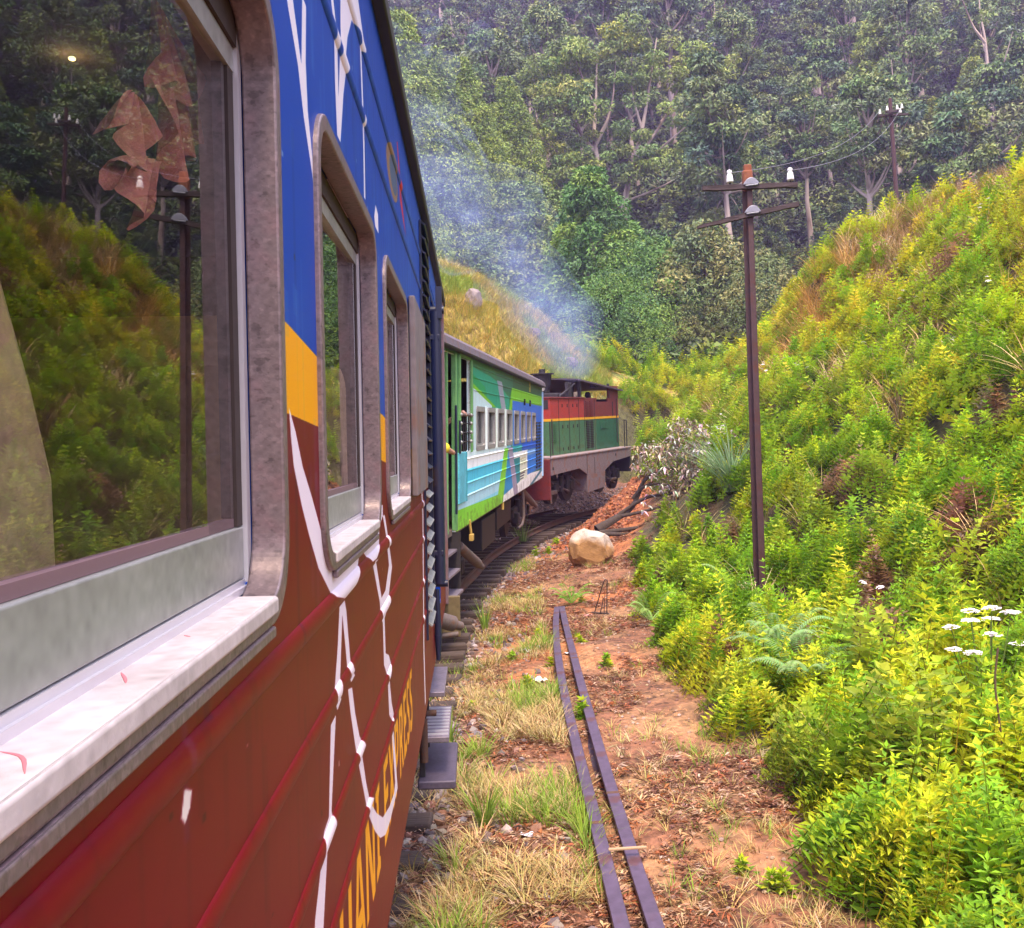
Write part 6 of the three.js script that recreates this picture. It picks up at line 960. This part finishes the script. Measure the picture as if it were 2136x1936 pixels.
// ---------------------------------------------------------------- people
function sdfMesh(bones, lo3, hi3, cell, smooth = 0.03, grow = 0) { // bones: [a, b, ra, rb]
  const L = Math.max(hi3[0] - lo3[0], hi3[1] - lo3[1], hi3[2] - lo3[2]), R = Math.min(120, Math.ceil(L / cell)), mc = new MarchingCubes(R, new THREE.MeshBasicMaterial(), false, false, 120000); mc.isolation = 0;
  for (let k = 0; k < R; k++) for (let j = 0; j < R; j++) for (let i = 0; i < R; i++) {
    const p = [lo3[0] + L * i / R, lo3[1] + L * j / R, lo3[2] + L * k / R]; let d = 1e3;
    for (const [a, b, ra, rb] of bones) { const ab = [b[0] - a[0], b[1] - a[1], b[2] - a[2]], t = clamp(((p[0] - a[0]) * ab[0] + (p[1] - a[1]) * ab[1] + (p[2] - a[2]) * ab[2]) / (ab[0] ** 2 + ab[1] ** 2 + ab[2] ** 2 + 1e-9), 0, 1), e = Math.hypot(p[0] - a[0] - ab[0] * t, p[1] - a[1] - ab[1] * t, p[2] - a[2] - ab[2] * t) - lerp(ra, rb, t) - grow; const h = clamp(0.5 + 0.5 * (d - e) / smooth, 0, 1); d = lerp(d, e, h) - smooth * h * (1 - h); }
    mc.field[k * R * R + j * R + i] = (i < 2 || j < 2 || k < 2 || i > R - 3 || j > R - 3 || k > R - 3) ? -0.1 : -d;
  }
  mc.update(); const n = mc.count, pa = mc.positionArray.slice(0, n * 3), na = mc.normalArray.slice(0, n * 3);
  for (let q = 0; q < n; q++) for (let a = 0; a < 3; a++) pa[q * 3 + a] = lo3[a] + L * (pa[q * 3 + a] + 1) / 2;
  const g = new THREE.BufferGeometry(); g.setAttribute('position', new THREE.BufferAttribute(pa, 3)); g.setAttribute('normal', new THREE.BufferAttribute(na, 3)); return g;
}
// a figure standing on the floor of a vehicle, in its (o, h, -s) axes; arm and hand points are given
function person(v, label, foot, face, arms, mats, seated) {
  const [fo, fh, fs] = foot, P = (o, h, s) => [fo + o, fh + h, -(fs + s)], c = Math.cos(face), s = Math.sin(face), W = (r, h, f) => P(r * c + f * s, h, -r * s + f * c); // r right, f forward
  const hip = seated ? 0.45 : 0.88, ch = hip + 0.42, sh = hip + 0.50, nk = hip + 0.58, hd = hip + 0.70;
  const torso = [[W(0, hip, 0), W(0, hip + 0.22, 0), 0.125, 0.115], [W(-0.06, ch - 0.1, 0), W(-0.07, ch, 0), 0.11, 0.12], [W(0.06, ch - 0.1, 0), W(0.07, ch, 0), 0.11, 0.12], [W(-0.15, sh, 0), W(0.15, sh, 0), 0.065, 0.065]];
  const legs = seated ? [-1, 1].flatMap(q => [[W(q * 0.09, hip, 0), W(q * 0.11, hip, 0.42), 0.085, 0.06], [W(q * 0.11, hip, 0.42), W(q * 0.11, 0.06, 0.42), 0.055, 0.042], [W(q * 0.11, 0.04, 0.38), W(q * 0.11, 0.03, 0.56), 0.042, 0.032]]) : [-1, 1].flatMap(q => [[W(q * 0.09, hip, 0), W(q * 0.1, 0.47, 0.02), 0.085, 0.06], [W(q * 0.1, 0.47, 0.02), W(q * 0.1, 0.07, 0), 0.055, 0.042], [W(q * 0.1, 0.045, -0.05), W(q * 0.11, 0.035, 0.17), 0.042, 0.03]]);
  const head = [[W(0, nk - 0.06, 0), W(0, nk + 0.03, 0.01), 0.052, 0.05], [W(0, hd + 0.03, -0.015), W(0, hd + 0.0, 0.01), 0.088, 0.085], [W(0, hd - 0.06, 0.035), W(0, hd - 0.075, 0.055), 0.055, 0.038], [W(0, hd - 0.005, 0.095), W(0, hd - 0.03, 0.112), 0.014, 0.018], [W(-0.085, hd, -0.01), W(-0.092, hd - 0.02, 0), 0.022, 0.014], [W(0.085, hd, -0.01), W(0.092, hd - 0.02, 0), 0.022, 0.014]];
  const limbs = [], upper = [];
  arms.forEach((a, k) => { const S = W(k ? 0.185 : -0.185, sh, 0), E = P(a[0][0] - fo, a[0][1] - fh, a[0][2] - fs), H = P(a[1][0] - fo, a[1][1] - fh, a[1][2] - fs); limbs.push([S, E, 0.052, 0.042], [E, H, 0.042, 0.028]); upper.push([S, E, 0.055, 0.05]); });
  const all = [...torso, ...legs, ...head, ...limbs], pts = all.flatMap(b => [b[0], b[1]]), lo3 = [0, 1, 2].map(a => Math.min(...pts.map(p => p[a])) - 0.22), hi3 = [0, 1, 2].map(a => Math.max(...pts.map(p => p[a])) + 0.22);
  const g = thing('person', label, 'person'); g.position.copy(v.g.position); g.quaternion.copy(v.g.quaternion);
  const hands = arms.filter(a => a[2]).map(a => { // palm, four fingers curling over a bar, thumb from the side
    const H = [a[1][0], a[1][1], -a[1][2]], b = [[H, addS(H, [0.045, 0.012, 0], 1), 0.03, 0.033]]; for (let k = 0; k < 4; k++) { const z = H[2] - 0.034 + k * 0.023, l = [0.9, 1, 0.97, 0.8][k], k0 = [H[0] + 0.055, H[1] + 0.012, z], k1 = [k0[0] + 0.03 * l, k0[1] - 0.008, z], k2 = [k1[0] + 0.006, k1[1] - 0.028 * l, z], k3 = [k2[0] - 0.016, k2[1] - 0.014, z]; b.push([k0, k1, 0.0095, 0.009], [k1, k2, 0.009, 0.0085], [k2, k3, 0.0085, 0.007]); } b.push([[H[0] + 0.01, H[1], H[2] + 0.03], [H[0] + 0.045, H[1] - 0.012, H[2] + 0.055], 0.012, 0.010], [[H[0] + 0.045, H[1] - 0.012, H[2] + 0.055], [H[0] + 0.065, H[1] - 0.03, H[2] + 0.05], 0.010, 0.008]);
    return sdfMesh(b, [H[0] - 0.06, H[1] - 0.1, H[2] - 0.11], [H[0] + 0.14, H[1] + 0.1, H[2] + 0.11], 0.0035, 0.006); });
  part('body', v.T([sdfMesh(all, lo3, hi3, 0.018, 0.03), ...hands]), mats.skin, g);
  part('shirt', v.T(sdfMesh([...torso, ...upper], lo3, hi3, 0.018, 0.04, 0.016)), mats.shirt, g);
  part('trousers', v.T(sdfMesh([...legs.filter((_, i) => i % 3 < 2), [W(-0.05, hip, 0), W(0.05, hip, 0), 0.12, 0.12]], lo3, hi3, 0.018, 0.04, 0.014)), M.greyCloth, g);
  part('hair', v.T(sdfMesh([[W(0, hd + 0.05, -0.03), W(0, hd + 0.02, -0.045), 0.086, 0.084]], lo3, hi3, 0.018, 0.02, 0.008)), M.hair, g);
}
person(c2, 'person in a yellow shirt at the second coach doorway, resting an elbow outside', [-0.32, 0.04, -1.66], 1.4, [[[-0.12, 1.18, -2.0], [-0.2, 0.9, -2.0], false], [[0.15, 1.17, -1.66], [0.17, 1.10, -1.2], false]], { skin: M.skin, shirt: M.yellowCloth });
person(c2, 'person in dark clothes inside the second coach, one hand gripping the window rail', [-0.62, 0.04, 0.62], 1.4, [[[-0.5, 1.15, 0.35], [-0.48, 0.9, 0.42], false], [[-0.32, 1.42, 0.56], [-0.055, 1.60, 0.56], true]], { skin: M.skin, shirt: M.greyCloth });
person(lo, 'person with dark hair sitting in the cab of the locomotive', [-0.45, 0.55, 4.9], 0.4, [[[-0.75, 1.25, 5.1], [-0.7, 1.2, 5.35], false], [[-0.14, 1.3, 5.1], [-0.2, 1.25, 5.35], false]], { skin: M.skinDark, shirt: M.greyCloth }, true);

// ---------------------------------------------------------------- shadows, render
scene.traverse(o => { if (o.isMesh) { o.castShadow = true; o.receiveShadow = true; } });
{ let t = 0, u = 0; const seen = new Set(); scene.traverse(o => { if (o.isMesh && !o.isInstancedMesh) { const n = (o.geometry.index ? o.geometry.index.count : o.geometry.attributes.position.count) / 3; t += n; if (!seen.has(o.geometry)) { seen.add(o.geometry); u += n; } } }); console.log('triangles', t, 'unique', u); }
renderer.render(scene, camera);
